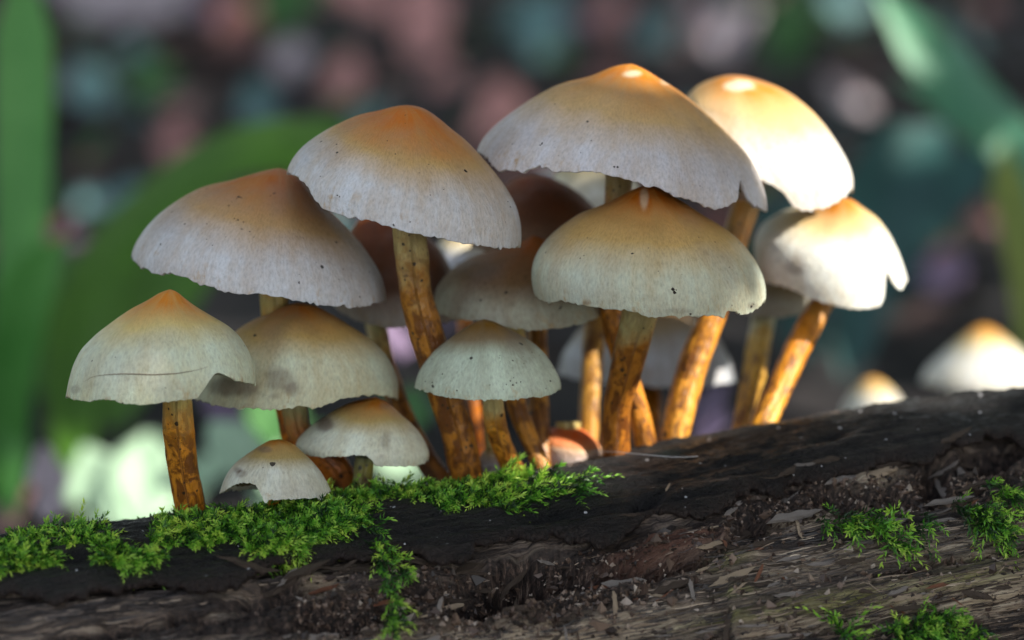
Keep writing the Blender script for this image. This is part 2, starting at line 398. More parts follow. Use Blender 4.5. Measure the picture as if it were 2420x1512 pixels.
        r = r - 0.004 * lump(px_, py_, 1525, 1185, 42, 13, -0.35) - 0.002 * lump(px_, py_, 1300, 1215, 60, 12) - 0.002 * lump(px_, py_, 1950, 1040, 60, 16)
        du = (ae[None, :] - A) * LOGR
        r = r - 0.0005 * np.exp(-du / 0.001) + 0.0006 * fbm(q * (90, 600, 1), 3, 119)
        inner = r[::-6] - 0.0020
        rows = np.concatenate([r, r[-1:] - 0.0006, r[-1:] - 0.0014, inner]); Ar = np.concatenate([A, A[-1:] + 0.006, A[-1:] + 0.002, A[::-6] - 0.012])
        Sr = np.broadcast_to(s, Ar.shape)
        V = logp(Sr, Ar, rows) - AX0
        ed = np.concatenate([np.exp(-du / 0.0025) * 0.8, np.ones((2, ns)), np.ones((len(inner), ns))])
        pqv = np.stack([Sr, Ar * LOGR, 0 * Sr], -1)
        bm = mesh('bark_plate', V.reshape(-1, 3), grid_faces(len(Ar), ns, False), dict(pq=pqv.reshape(-1, 3), edge=ed.ravel()))
        obj('bark_plate', bm, BN.m, root)
    return root, edge_angle, BN.m, N.m
LOG, edge_angle, BARKM, WOODM = build_log()

def log_hit(px, py):
    """(s, angle) of the log under a photo pixel"""
    d = ray(np.atleast_1d(px), np.atleast_1d(py)); sv = np.zeros(d.shape[:-1])
    da = d - (d @ LD)[..., None] * LD; A = (da * da).sum(-1)
    for _ in range(4):
        o = CAM - AX0 - bend(sv); oa = o - (o @ LD)[..., None] * LD
        B = 2 * (da * oa).sum(-1); C = (oa * oa).sum(-1) - LOGR ** 2
        disc = np.maximum(B * B - 4 * A * C, 0); t = (-B - np.sqrt(disc)) / (2 * A)
        p = o + d * t[..., None]; sv = p @ LD
    return sv, np.arctan2(p @ LF, p @ LU)

# ------------------------------------------------------------------ mushrooms
def z1(l): return [(107.3 + .4493 * x, 607.8 + .4493 * y) for x, y in l]
def z2(l): return [(286.0 + .41369 * x, 214.5 + .41369 * y) for x, y in l]
def z3(l): return [(1072.6 + .45803 * x, 107.3 + .45803 * y) for x, y in l]
def z4(l): return [(965.4 + .45803 * x, 679.3 + .45803 * y) for x, y in l]

NTH = 220
TH = np.pi * 1.5 + np.arange(NTH) / NTH * 2 * np.pi      # starts at the back; front is sin > 0
def cap_geometry(apex, Lp, Rp, edge, Y, depth=0.92, phi=None, seed=0, jag=1.0, stains_and_shade=(), pales=(), wob=1.0):
    n = 60
    def prof(pts):
        q = resample([apex] + list(pts), n); q[1:-1] = smooth1(q, 4)[1:-1]
        w_ = P(q[:, 0], q[:, 1], Y); ext = w_[-1] + (w_[-1] - w_[-4]) / 3 * np.arange(1, 9)[:, None]
        return np.concatenate([w_, ext])
    Lw, Rw = prof(Lp), prof(Rp); tk = np.arange(n + 8) / (n - 1)
    def surf(th, t):               # th, t broadcastable arrays
        th, t = np.broadcast_arrays(th, t)
        l = np.stack([np.interp(t, tk, Lw[:, k]) for k in range(3)], -1); r = np.stack([np.interp(t, tk, Rw[:, k]) for k in range(3)], -1)
        c = (l + r) / 2; a = (r - l) / 2; hw = np.linalg.norm(a, axis=-1)
        p = c + a * np.cos(th)[..., None]
        b = hw * depth * np.sin(th)
        p[..., 1] -= b * math.cos(phi_[0]); p[..., 2] -= b * math.sin(phi_[0])
        hwR = np.linalg.norm((Rw[n - 1] - Lw[n - 1]) / 2)
        nz = fbm(np.stack([np.cos(th) * 1.3 + seed * 7.1, np.sin(th) * 1.3, t * 1.6], -1), 2, seed)
        p = p + (p - c) * (0.05 * wob * nz * np.abs(np.sin(th)) * st(t, .1, .5))[..., None]
        p[..., 2] += hwR * 0.025 * wob * vn(np.stack([np.cos(th) * 2.2 + seed, np.sin(th) * 2.2, t * 3], -1), seed + 9) * st(t, .05, .4) * np.abs(np.sin(th))
        return p
    phi_ = [0.0]
    ts = np.linspace(0.25, 1.12, 160)
    front = np.sin(TH) > 0.0
    if edge is not None:
        e = np.array(sorted(edge)); exx, eyy = e[:, 0], e[:, 1]
        if phi is None:
            best = None
            for d in range(-22, 31, 1):
                phi_[0] = R_(d); p = surf(TH[front], np.ones(front.sum())); px, py = proj(p)
                f = py - np.interp(px, exx, eyy)
                ok = np.percentile(f, 22)
                if best is None or abs(ok) < best[0]: best = (abs(ok), d)
            phi_[0] = R_(best[1])
        else: phi_[0] = R_(phi)
        p = surf(TH[:, None], ts[None, :]); px, py = proj(p)
        f = py - np.interp(px, exx, eyy)
        k = np.argmax(f > 0, 1); none = ~(f > 0).any(1)
        f1 = np.take_along_axis(f, k[:, None], 1)[:, 0]; f0 = np.take_along_axis(f, np.maximum(k - 1, 0)[:, None], 1)[:, 0]
        tm = ts[np.maximum(k - 1, 0)] + (ts[1] - ts[0]) * np.clip(-f0 / (f1 - f0 + 1e-9), 0, 1)
        tm[none] = 1.06
        back = 1 + 0.02 * vn(np.stack([np.cos(TH) * 2, np.sin(TH) * 2, TH * 0 + seed], -1), seed + 3)
        wf = st(np.sin(TH), -0.02, 0.10)
        tm = np.where(wf > 0, tm * wf + back * (1 - wf), back)
        tm = np.clip(tm, 0.3, 1.10)
    else:
        phi_[0] = R_(phi or 0); tm = np.ones(NTH)
    tm = tm + jag * (0.006 * vn(np.stack([np.cos(TH) * 14, np.sin(TH) * 14, TH * 0 + seed], -1), seed + 5) + 0.005 * RNG.normal(size=NTH))
    v = 1 - (1 - np.linspace(0, 1, 64)) ** 1.25
    T = v[:, None] * tm[None, :]
    T[0] = 0.004
    TT = np.broadcast_to(TH, T.shape)
    O = surf(TT, T)
    hw = np.linalg.norm((Rw[n - 1] - Lw[n - 1]) / 2)
    cr = (Lw[n - 1] + Rw[n - 1]) / 2; ap = (Lw[0] + Rw[0]) / 2
    up = (ap - cr); Cc = cr + up * 0.30
    th_ = 0.0011 * hw / 0.02
    inn = []
    for f_, k_ in ((1.0, .45), (0.985, 1.0), (0.9, 1.3), (0.75, 1.6)):
        Q = surf(TH, tm * f_); d = Cc - Q; d /= np.linalg.norm(d, axis=1, keepdims=True); inn.append(Q + d * th_ * k_)
    inn[0] = inn[0] + np.array([0, 0, -0.15 * th_])
    Vs = np.concatenate([O.reshape(-1, 3), np.concatenate(inn)])
    F = grid_faces(64 + 4, NTH)
    tt = np.concatenate([T.ravel(), np.tile(tm, 4)])
    rr = np.linalg.norm(O - (O.mean(1, keepdims=True)), axis=-1)
    arc = np.concatenate([T * hw * 1.35]).ravel(); arc = np.concatenate([arc, np.tile(tm * hw * 1.4, 4)])
    thv = np.tile(TH - np.pi * 1.5, 68) * hw
    pq = np.stack([thv, arc, np.zeros_like(arc)], -1)
    px, py = proj(Vs); fr = np.concatenate([np.sin(TT).ravel(), np.tile(np.sin(TH), 4)])
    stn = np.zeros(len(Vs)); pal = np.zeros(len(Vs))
    for arr, lst in ((stn, stains_and_shade), (pal, pales)):
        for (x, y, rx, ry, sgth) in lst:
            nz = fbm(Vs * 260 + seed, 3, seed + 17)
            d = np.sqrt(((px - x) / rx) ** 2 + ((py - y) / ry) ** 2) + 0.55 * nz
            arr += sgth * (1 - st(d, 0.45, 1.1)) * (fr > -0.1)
    return Vs, F, dict(t=np.clip(tt, 0, 1.2), pq=pq, stain=stn, pale=pal), surf, tm, Cc, cr, ap, hw
def gill_geometry(surf, tm, Cc, cr, ap, hw, top, rs):
    n = 240; th = np.pi * 1.5 + np.arange(n) / n * 2 * np.pi
    tmg = np.interp(np.arange(n) / n, np.arange(NTH + 1) / NTH, np.append(tm, tm[0]))
    rim = surf(th, tmg * 0.955); d = Cc - rim; d /= np.linalg.norm(d, axis=1, keepdims=True); rim = rim + d * 0.0016 * hw / 0.02
    cen = cr + (ap - cr) * 0.42
    rd = np.stack([np.cos(th), -np.sin(th), 0 * th], -1)
    end = cen + rd * rs * 0.7
    s = np.linspace(0, 1, 9)[:, None, None]
    G = rim * (1 - s) + end * s
    G[..., 2] += (hw * 0.10 * np.sin(np.pi * s))[..., 0]
    G[..., 2] -= (hw * 0.085 * np.sqrt(np.sin(np.pi * np.clip(s, 0.0, 1)))[..., 0]) * (np.arange(n) % 2)[None, :]
    return G.reshape(-1, 3), grid_faces(9, n)

def stem_geometry(pts, Yt, Yb, seed=0, up=0.010, down=0.010, Ys=None):
    pts = np.asarray(pts, float)
    t = np.concatenate([[0], np.cumsum(np.linalg.norm(np.diff(pts[:, :2], axis=0), axis=1))]); t /= t[-1]
    Y = (Yt + (Yb - Yt) * t)
    W = P(pts[:, 0], pts[:, 1], Y)
    rad = pts[:, 2] / 2 * KPX * ((Y - CAM[1]) / (0 - CAM[1]))
    n = 70; tn = np.linspace(0, 1, n)
    C = np.stack([np.interp(tn, t, W[:, k]) for k in range(3)] + [np.interp(tn, t, rad)], -1)
    C = smooth1(C, 25)
    d0 = C[0, :3] - C[4, :3]; d0 /= np.linalg.norm(d0); d1 = C[-1, :3] - C[-5, :3]; d1 /= np.linalg.norm(d1)
    d0 = d0 * 0.5 + np.array([0, 0, .5])
    k = np.linspace(1, 0, 7)[:-1, None]; a = np.concatenate([C[0, :3] + d0 * up * k, np.full((6, 1), C[0, 3])], 1)
    k = np.linspace(0, 1, 7)[1:, None]; b = np.concatenate([C[-1, :3] + d1 * down * k, np.full((6, 1), C[-1, 3])], 1)
    C = np.concatenate([a, C, b]); n = len(C)
    tg = np.gradient(C[:, :3], axis=0); tg /= np.linalg.norm(tg, axis=1, keepdims=True)
    e1 = np.cross(tg, [0, 1., 0]); e1 /= np.linalg.norm(e1, axis=1, keepdims=True); e2 = np.cross(tg, e1)
    m = 36; th = np.arange(m) / m * 2 * np.pi + np.pi / 2
    arc = np.concatenate([[0], np.cumsum(np.linalg.norm(np.diff(C[:, :3], axis=0), axis=1))])
    TH_, A_ = np.meshgrid(th, arc)
    q = np.stack([np.cos(TH_) * 1.2, np.sin(TH_) * 1.2, A_ * 130], -1) + seed * 3.7
    rr = C[:, 3][:, None] * (1 + 0.09 * fbm(q, 3, seed) + 0.05 * fbm(q * (3, 3, 2.5), 3, seed + 8))
    V = C[:, None, :3] + rr[..., None] * (np.cos(TH_)[..., None] * e1[:, None] + np.sin(TH_)[..., None] * e2[:, None])
    tt = np.clip((np.arange(n) - 6) / (n - 13), 0, 1)
    pq = np.stack([(TH_ - np.pi / 2) * C[:, 3].mean(), A_, 0 * A_], -1)
    return V.reshape(-1, 3), grid_faces(n, m), dict(t=np.repeat(tt, m), pq=pq.reshape(-1, 3)), C[-7, :3]

SPECKM = simple_mat('dirt', (0.012, 0.008, 0.006), (0.03, 0.018, 0.012), 900, 0.5)
LINEM = simple_mat('scratch', (0.16, 0.12, 0.08), (0.22, 0.17, 0.11), 900, 0.7)
def on_surface(V, pts, nfront):
    px, py = proj(V[:nfront]); r = []
    for x, y in pts:
        d = (px - x) ** 2 + (py - y) ** 2; dep = (V[:nfront] - CAM) @ FW
        k = np.argsort(d + np.where(dep > dep.min() + 0.6 * (dep.max() - dep.min()), 1e6, 0))[:4]
        w_ = 1 / (d[k] + 1.0); r.append((V[k] * w_[:, None]).sum(0) / w_.sum())
    return np.array(r)
def speck_mesh(pos, rad, seed):
    rng = np.random.default_rng(seed); m = len(pos)
    oct_ = np.array([(1, 0, 0), (-1, 0, 0), (0, .6, 0), (0, -.6, 0), (0, 0, 1), (0, 0, -1)], float)
    V = pos[:, None] + (oct_ * rng.uniform(.6, 1.3, (m, 6, 1)) + rng.normal(0, .15, (m, 6, 3))) * rad[:, None, None]
    f = np.array([(0, 2, 4), (2, 1, 4), (1, 3, 4), (3, 0, 4), (2, 0, 5), (1, 2, 5), (3, 1, 5), (0, 3, 5)])
    return V.reshape(-1, 3), (np.arange(m)[:, None, None] * 6 + f).reshape(-1, 3).astype(np.int32)
ORANGE, TAN, PALE = (0.62, 0.25, 0.05), (0.62, 0.47, 0.29), (0.66, 0.66, 0.60)
STOP, SLOW, SBASE = (0.50, 0.38, 0.12), (0.58, 0.23, 0.02), (0.42, 0.125, 0.010)
GROUP = 'mushrooms clustered on the log'
def mushroom(label, apex, L, R, edge, Y, stem=None, Yb=None, capc=(ORANGE, TAN, PALE), caprange=(0.25, 0.6), stemc=(STOP, SLOW, SBASE), blot=0.5, seed=1,
             depth=0.92, phi=None, stains_and_shade=(), pales=(), jag=1.0, speck=0.2, down=0.012, up=0.010, gills=True, group=GROUP, wob=1.0, dirt=(), line=()):
    V, F, at, surf, tm, Cc, cr, ap, hw = cap_geometry(apex, L, R, edge, Y, depth, phi, seed, jag, stains_and_shade, pales, wob)
    if stem is not None:
        SV, SF, sat, base = stem_geometry(stem, Y, Yb, seed, up, down)
    else: base = cr
    root = thing('mushroom', label, 'mushroom', tuple(base), group)
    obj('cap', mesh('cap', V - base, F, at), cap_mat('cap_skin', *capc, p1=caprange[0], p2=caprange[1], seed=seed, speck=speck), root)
    if dirt:
        d = np.array(dirt, float); pp = on_surface(V, d[:, :2], 64 * NTH)
        DV, DF = speck_mesh(pp, d[:, 2] * KPX, seed); obj('dirt_specks', mesh('dirt_specks', DV - base, DF, smooth=False), SPECKM, root, kind='stuff')
    if line:
        W = smooth1(on_surface(V, resample(line, 40), 64 * NTH), 3); W[:, 1] -= 0.00005
        tg = np.gradient(W, axis=0); tg /= np.linalg.norm(tg, axis=1, keepdims=True); e1 = np.cross(tg, [0, 1., 0]); e2 = np.cross(tg, e1); th = np.arange(5) / 5 * 6.283
        LV = W[:, None] + 0.00014 * np.sin(np.linspace(0.15, 3, 40))[:, None, None] * (np.cos(th)[None, :, None] * e1[:, None] + np.sin(th)[None, :, None] * e2[:, None])
        obj('scratch', mesh('scratch', (LV - base).reshape(-1, 3), grid_faces(40, 5)), LINEM, root)
    if gills:
        G, GF = gill_geometry(surf, tm, Cc, cr, ap, hw, None, 0.003)
        obj('gills', mesh('gills', G - base, GF, smooth=False), GILL, root)
    if stem is not None:
        obj('stem', mesh('stem', SV - base, SF, sat), stem_mat('stem_skin', *stemc, blot=blot, seed=seed), root)
    return root

# A: low pale cap standing alone at the mossy end
mushroom('pale cream mushroom with dark line across its cap on a speckled orange stem', *[z1([(655, 168)])[0]],
  z1([(600, 185), (540, 225), (450, 270), (370, 325), (270, 400), (190, 480), (150, 560), (125, 650), (110, 735)]),
  z1([(690, 178), (730, 215), (800, 270), (880, 320), (960, 365), (1020, 420), (1070, 500), (1100, 590), (1104, 662)]),
  z1([(108, 735), (160, 752), (220, 760), (280, 750), (340, 752), (400, 768), (500, 778), (580, 770), (660, 757), (740, 752), (800, 742), (830, 700), (860, 650), (890, 615), (915, 605), (960, 625), (1010, 650), (1060, 662), (1104, 664)]),
  -0.028, [(417, 940, 70), (421, 1012, 76), (431, 1102, 72), (451, 1205, 74), (458, 1240, 76)], -0.020,
  capc=((0.66, 0.30, 0.05), (0.68, 0.60, 0.34), (0.64, 0.70, 0.54)), caprange=(0.22, 0.48), blot=0.75, seed=1, jag=0.5, speck=0.05,
  stains_and_shade=[(178, 920, 14, 10, .4)], line=[(200, 902), (215, 890), (250, 885), (300, 883), (360, 886), (420, 882), (460, 876), (492, 866)], stemc=(STOP, (0.55, 0.27, 0.06), (0.42, 0.17, 0.035)))
# B: low cap overlapped by A
mushroom('cream mushroom with grey stain, tucked under the broad tilted cap, orange lumpy stem base', z1([(1330, 237)])[0],
  z1([(1290, 242), (1230, 268), (1180, 298), (1120, 315), (1050, 352), (1000, 388), (930, 450), (870, 540), (825, 640), (788, 745)]),
  z1([(1400, 247), (1480, 285), (1560, 335), (1640, 385), (1720, 440), (1790, 510), (1835, 590), (1860, 660), (1855, 745)]),
  z1([(786, 745), (850, 765), (950, 790), (1040, 795), (1100, 792), (1180, 800), (1220, 805), (1280, 795), (1350, 785), (1400, 795), (1440, 790), (1500, 770), (1560, 745), (1640, 735), (1720, 722), (1790, 725), (1855, 745)]),
  0.004, z1([(1310, 790), (1325, 900), (1400, 1000), (1520, 1100), (1575, 1230)]) and [(x, y, w_) for (x, y), w_ in zip(z1([(1310, 790), (1325, 900), (1400, 1000), (1530, 1110), (1570, 1240)]), (62, 58, 66, 78, 76))], 0.004,
  capc=((0.60, 0.25, 0.05), (0.62, 0.46, 0.22), (0.64, 0.66, 0.48)), caprange=(0.2, 0.55), seed=2, speck=0.06, blot=0.3, stemc=((0.34, 0.30, 0.12), (0.46, 0.17, 0.05), (0.50, 0.17, 0.04)),
  stains_and_shade=[(660, 895, 45, 40, .5), (560, 915, 80, 28, .65), (650, 935, 20, 12, .4), (690, 920, 25, 20, .3)])
# C: small cap in the moss with bitten rim
mushroom('small torn cap sunk in the green moss with its toothed gills showing', z1([(1230, 957)])[0],
  z1([(1175, 963), (1120, 995), (1060, 1035), (1000, 1080), (960, 1130), (935, 1180), (916, 1240)]),
  z1([(1265, 962), (1310, 985), (1360, 1030), (1410, 1080), (1450, 1130), (1480, 1180), (1500, 1225)]),
  z1([(914, 1242), (950, 1222), (985, 1197), (1030, 1187), (1080, 1188), (1108, 1200), (1130, 1235), (1155, 1300), (1250, 1330), (1400, 1320), (1500, 1230)]),
  -0.024, [(650, 1165, 40), (655, 1230, 44)], -0.022, seed=3, capc=((0.42, 0.20, 0.05), (0.46, 0.38, 0.20), (0.66, 0.67, 0.58)), caprange=(0.15, 0.5), speck=0.3,
  phi=-10, stains_and_shade=[(625, 1062, 20, 9, .6), (570, 1120, 14, 10, .5), (500 + 60, 1110, 10, 8, .5)], jag=1.4, stemc=((0.3, 0.3, 0.15), SLOW, SBASE))
# D: small spotted cap on olive stem
mushroom('small cream cap with brown spots on a short olive green stem above the moss', z1([(1740, 735)])[0],
  z1([(1680, 745), (1600, 765), (1530, 800), (1470, 840), (1420, 870), (1370, 910), (1330, 950), (1315, 985), (1325, 1010)]),
  z1([(1790, 758), (1830, 790), (1870, 830), (1920, 870), (1965, 920), (2000, 975), (2020, 1030), (2014, 1075)]),
  z1([(1314, 1000), (1340, 1020), (1390, 1045), (1440, 1055), (1500, 1050), (1560, 1048), (1600, 1045), (1640, 1042), (1690, 1045), (1715, 1065), (1735, 1095), (1800, 1100), (1870, 1098), (1950, 1100), (1990, 1088), (2016, 1060)]),
  -0.004, [(862, 1080, 46), (858, 1120, 47), (853, 1172, 48)], -0.006, seed=4, capc=((0.48, 0.20, 0.05), (0.52, 0.42, 0.22), (0.72, 0.74, 0.60)), caprange=(0.22, 0.5), speck=0.1, blot=0.0,
  stains_and_shade=[(770, 1002, 26, 22, .8), (910, 1040, 16, 26, .4), (905, 960, 18, 10, .35), (900, 1078, 6, 6, .4)], stemc=((0.22, 0.23, 0.10), (0.24, 0.25, 0.11), (0.20, 0.2, 0.08)))
# E: broad tilted cap
mushroom('broad silvery grey cap tilted down, with brown crown and a few black specks', z2([(900, 440)])[0],
  z2([(830, 452), (770, 470), (700, 490), (620, 515), (540, 530), (460, 550), (380, 590), (300, 640), (220, 700), (150, 770), (100, 840), (70, 900), (63, 945)]),
  z2([(940, 445), (980, 470), (1040, 510), (1090, 570), (1150, 640), (1220, 720), (1300, 800), (1380, 890), (1440, 980), (1490, 1070), (1510, 1150), (1512, 1198)]),
  z2([(62, 945), (85, 985), (130, 1020), (190, 1045), (230, 1052), (290, 1045), (350, 1060), (430, 1090), (520, 1120), (600, 1150), (680, 1165), (760, 1160), (820, 1155), (880, 1175), (950, 1190), (1020, 1200), (1100, 1215), (1200, 1230), (1320, 1235), (1420, 1225), (1480, 1210), (1514, 1197)]),
  0.008, [(648, 705, 66), (650, 760, 62), (668, 900, 58), (700, 1060, 60), (735, 1190, 60)], 0.008, seed=5, capc=((0.46, 0.17, 0.05), (0.52, 0.36, 0.22), (0.60, 0.60, 0.62)), caprange=(0.27, 0.62), speck=0.22,
  dirt=[(564, 466, 4.5), (559, 470, 2), (572, 468, 2), (548, 478, 2), (540, 486, 2.2), (645, 458, 3.5), (638, 463, 2), (650, 456, 2), (555, 517, 2.2), (563, 520, 2.4), (575, 524, 2.4), (558, 522, 1.8), (380, 577, 2.6), (489, 565, 2.4), (503, 580, 2), (489, 530, 1.8), (873, 644, 2.2), (534, 560, 2), (800, 660, 1.8), (600, 560, 1.6)], blot=0.2)
# F: big cap in the middle-left
mushroom('large silvery cap with bright orange crown on the longest curved brown stem', z2([(1620, 83)])[0],
  z2([(1560, 90), (1500, 108), (1440, 126), (1380, 140), (1310, 160), (1240, 190), (1170, 225), (1100, 270), (1040, 315), (990, 370), (955, 430), (948, 465)]),
  z2([(1680, 85), (1740, 105), (1790, 140), (1840, 180), (1900, 235), (1970, 290), (2040, 360), (2100, 430), (2160, 500), (2210, 570), (2260, 660), (2285, 760), (2289, 850), (2284, 890)]),
  z2([(946, 460), (1000, 490), (1050, 525), (1085, 580), (1110, 630), (1150, 660), (1200, 685), (1260, 710), (1330, 730), (1420, 745), (1500, 765), (1580, 795), (1660, 815), (1730, 830), (1800, 835), (1900, 855), (2000, 880), (2100, 895), (2200, 900), (2240, 900), (2286, 888)]),
  -0.006, [(968, 540, 78), (973, 607, 80), (980, 690, 77), (1006, 785, 82), (1035, 880, 80), (1057, 945, 80), (1078, 1000, 78), (1103, 1124, 80)], 0.001, seed=6,
  capc=((0.60, 0.22, 0.04), (0.60, 0.42, 0.22), (0.64, 0.64, 0.66)), caprange=(0.30, 0.60), speck=0.2, dirt=[(1099, 404, 4.5), (1102, 406, 3), (935, 364, 2.4), (798, 461, 3.5), (802, 465, 2.5), (990, 408, 2), (1016, 460, 1.8), (1200, 477, 2.6), (1206, 490, 2.6), (1194, 525, 2), (916, 333, 1.8), (758, 417, 1.8), (1048, 448, 1.8), (1162, 430, 2)], blot=0.7,
  stemc=((0.50, 0.38, 0.15), (0.34, 0.17, 0.05), (0.42, 0.19, 0.05)))
# G: largest cap at the top
mushroom('largest cap of the cluster with orange crown and split curled margin, nibbled lower edge', z3([(920, 95)])[0],
  z3([(870, 97), (810, 112), (750, 140), (690, 165), (620, 185), (540, 200), (480, 230), (420, 265), (350, 310), (280, 360), (210, 415), (150, 480), (120, 530), (116, 550)]),
  z3([(950, 105), (1000, 130), (1060, 170), (1120, 205), (1180, 245), (1240, 295), (1300, 345), (1370, 410), (1430, 470), (1480, 520), (1530, 580), (1560, 640), (1590, 710), (1610, 780), (1614, 845)]),
  z3([(114, 535), (160, 580), (200, 620), (230, 650), (300, 648), (350, 645), (380, 655), (410, 625), (440, 618), (490, 628), (520, 650), (600, 658), (680, 655), (760, 662), (830, 672), (900, 690), (970, 708), (1050, 735), (1110, 760), (1180, 785), (1250, 805), (1310, 830), (1380, 840), (1440, 820), (1468, 795), (1474, 690), (1488, 690), (1510, 770), (1550, 820), (1590, 850), (1616, 846)]),
  0.014, [(1462, 415, 62), (1455, 560, 60), (1442, 739, 58), (1480, 880, 52), (1518, 1000, 52), (1528, 1065, 54)], 0.016, seed=7, depth=0.85,
  capc=((0.62, 0.28, 0.07), (0.64, 0.47, 0.29), (0.63, 0.60, 0.62)), caprange=(0.24, 0.60), speck=0.16, pales=[(1492, 174, 26, 10, .7), (1575, 190, 18, 14, .5)],  # first pale patch paints a sun spot onto the tip
  stains_and_shade=[(1190, 330, 50, 40, .12)], dirt=[(1452, 394, 4), (1458, 395, 3.5), (1280, 339, 3.4), (1277, 343, 2.4), (1313, 246, 2.2), (1211, 340, 2.2), (1371, 360, 2), (1398, 333, 1.8), (1698, 345, 2), (1718, 414, 1.8), (1654, 440, 1.8), (1320, 368, 1.8)], blot=0.4, stemc=((0.42, 0.30, 0.11), (0.52, 0.24, 0.05), (0.50, 0.24, 0.05)))
# H: centre cap
mushroom('rounded cream cap with wrinkled orange crown and nicked rim on a thick brown stem', z3([(1010, 718)])[0],
  z3([(960, 728), (900, 755), (850, 785), (790, 815), (720, 845), (650, 870), (590, 910), (530, 955), (480, 1000), (440, 1050), (410, 1110), (398, 1170), (402, 1230), (418, 1290)]),
  z3([(1060, 735), (1110, 765), (1170, 800), (1230, 840), (1290, 880), (1350, 915), (1420, 960), (1480, 1010), (1530, 1070), (1570, 1130), (1600, 1200), (1610, 1270), (1604, 1325)]),
  z3([(398, 1260), (440, 1310), (490, 1335), (550, 1325), (610, 1325), (680, 1345), (760, 1360), (850, 1365), (940, 1375), (1000, 1395), (1080, 1395), (1180, 1400), (1240, 1402), (1320, 1395), (1395, 1405), (1408, 1372), (1440, 1366), (1480, 1398), (1530, 1385), (1580, 1345), (1610, 1310)]),
  -0.003, [(1512, 745, 88), (1494, 817, 80), (1476, 885, 76), (1458, 954, 68), (1453, 1023, 68), (1456, 1072, 68)], 0.008, seed=8,
  capc=((0.50, 0.17, 0.04), (0.60, 0.43, 0.21), (0.58, 0.62, 0.49)), caprange=(0.22, 0.62), speck=0.14, pales=[(1522, 470, 12, 36, .45)],
  stains_and_shade=[(1778, 722, 14, 9, .6), (1385, 715, 14, 7, .5), (1600, 735, 40, 8, .3)], dirt=[(1590, 684, 5), (1593, 691, 6), (1598, 685, 3), (1495, 600, 4), (1371, 611, 2.4), (1690, 572, 2.4), (1652, 562, 2), (1380, 605, 2), (1532, 586, 1.8), (1724, 632, 2.2), (1770, 605, 2), (1775, 724, 4), (1781, 719, 3), (1632, 742, 3.5), (1555, 641, 1.6), (1745, 743, 3)], blot=0.65, stemc=((0.42, 0.34, 0.14), (0.30, 0.14, 0.04), (0.36, 0.15, 0.035)))
# I: dim cap behind the centre
mushroom('brownish cap half hidden behind the centre cap, with a crease running down it', (1258, 556),
  z2([(2290, 865), (2200, 900), (2100, 930), (2000, 960), (1920, 1000), (1850, 1060), (1800, 1130), (1785, 1200), (1788, 1250)]),
  [(1300, 570), (1340, 600), (1385, 640), (1420, 690), (1436, 735)],
  z4([(118, 110), (170, 140), (220, 160), (300, 170), (380, 167), (430, 180), (480, 200), (550, 215), (620, 222), (700, 215), (800, 205), (900, 187), (980, 155), (1028, 122)]),
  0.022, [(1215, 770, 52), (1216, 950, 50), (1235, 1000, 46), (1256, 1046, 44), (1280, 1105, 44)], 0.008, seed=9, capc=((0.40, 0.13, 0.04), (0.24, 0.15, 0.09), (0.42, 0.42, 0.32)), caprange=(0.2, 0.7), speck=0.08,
  stains_and_shade=[(1120, 640, 60, 30, .35)], dirt=[(1195, 692, 4.5), (1060, 590, 2), (1100, 640, 1.8), (1300, 720, 1.8)], stemc=(STOP, (0.50, 0.25, 0.06), (0.46, 0.24, 0.07)))  # dark upper-left patch paints the shadow of the cap above
# J: small dome in front
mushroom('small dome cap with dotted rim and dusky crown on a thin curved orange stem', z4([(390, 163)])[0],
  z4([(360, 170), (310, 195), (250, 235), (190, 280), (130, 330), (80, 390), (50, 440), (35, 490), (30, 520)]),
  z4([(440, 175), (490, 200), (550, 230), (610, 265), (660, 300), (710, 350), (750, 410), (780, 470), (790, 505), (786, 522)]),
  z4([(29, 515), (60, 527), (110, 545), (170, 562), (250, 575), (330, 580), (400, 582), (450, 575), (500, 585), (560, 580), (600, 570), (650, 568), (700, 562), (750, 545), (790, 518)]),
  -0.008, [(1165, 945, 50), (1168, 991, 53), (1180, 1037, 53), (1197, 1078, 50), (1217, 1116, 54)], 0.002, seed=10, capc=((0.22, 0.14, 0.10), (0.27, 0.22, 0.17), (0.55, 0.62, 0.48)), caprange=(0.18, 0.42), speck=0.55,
  stains_and_shade=[(1215, 800, 24, 50, .35), (1245, 840, 20, 40, .3)], dirt=[(1211, 910, 3.4), (1206, 900, 2.4), (1220, 905, 2.4), (1231, 902, 2), (1300, 900, 3.4), (1290, 918, 2.6), (998, 865, 2.8), (1040, 825, 2), (1005, 902, 2.6), (1022, 904, 2), (1046, 884, 2.4), (1145, 786, 1.8), (1180, 846, 1.8), (1158, 910, 2), (1275, 840, 1.8), (1214, 893, 2), (1196, 908, 2), (1190, 920, 1.8)], blot=0.6, stemc=((0.58, 0.46, 0.20), (0.55, 0.28, 0.07), (0.44, 0.18, 0.04)))  # first list draws two darker streaks right of the crown
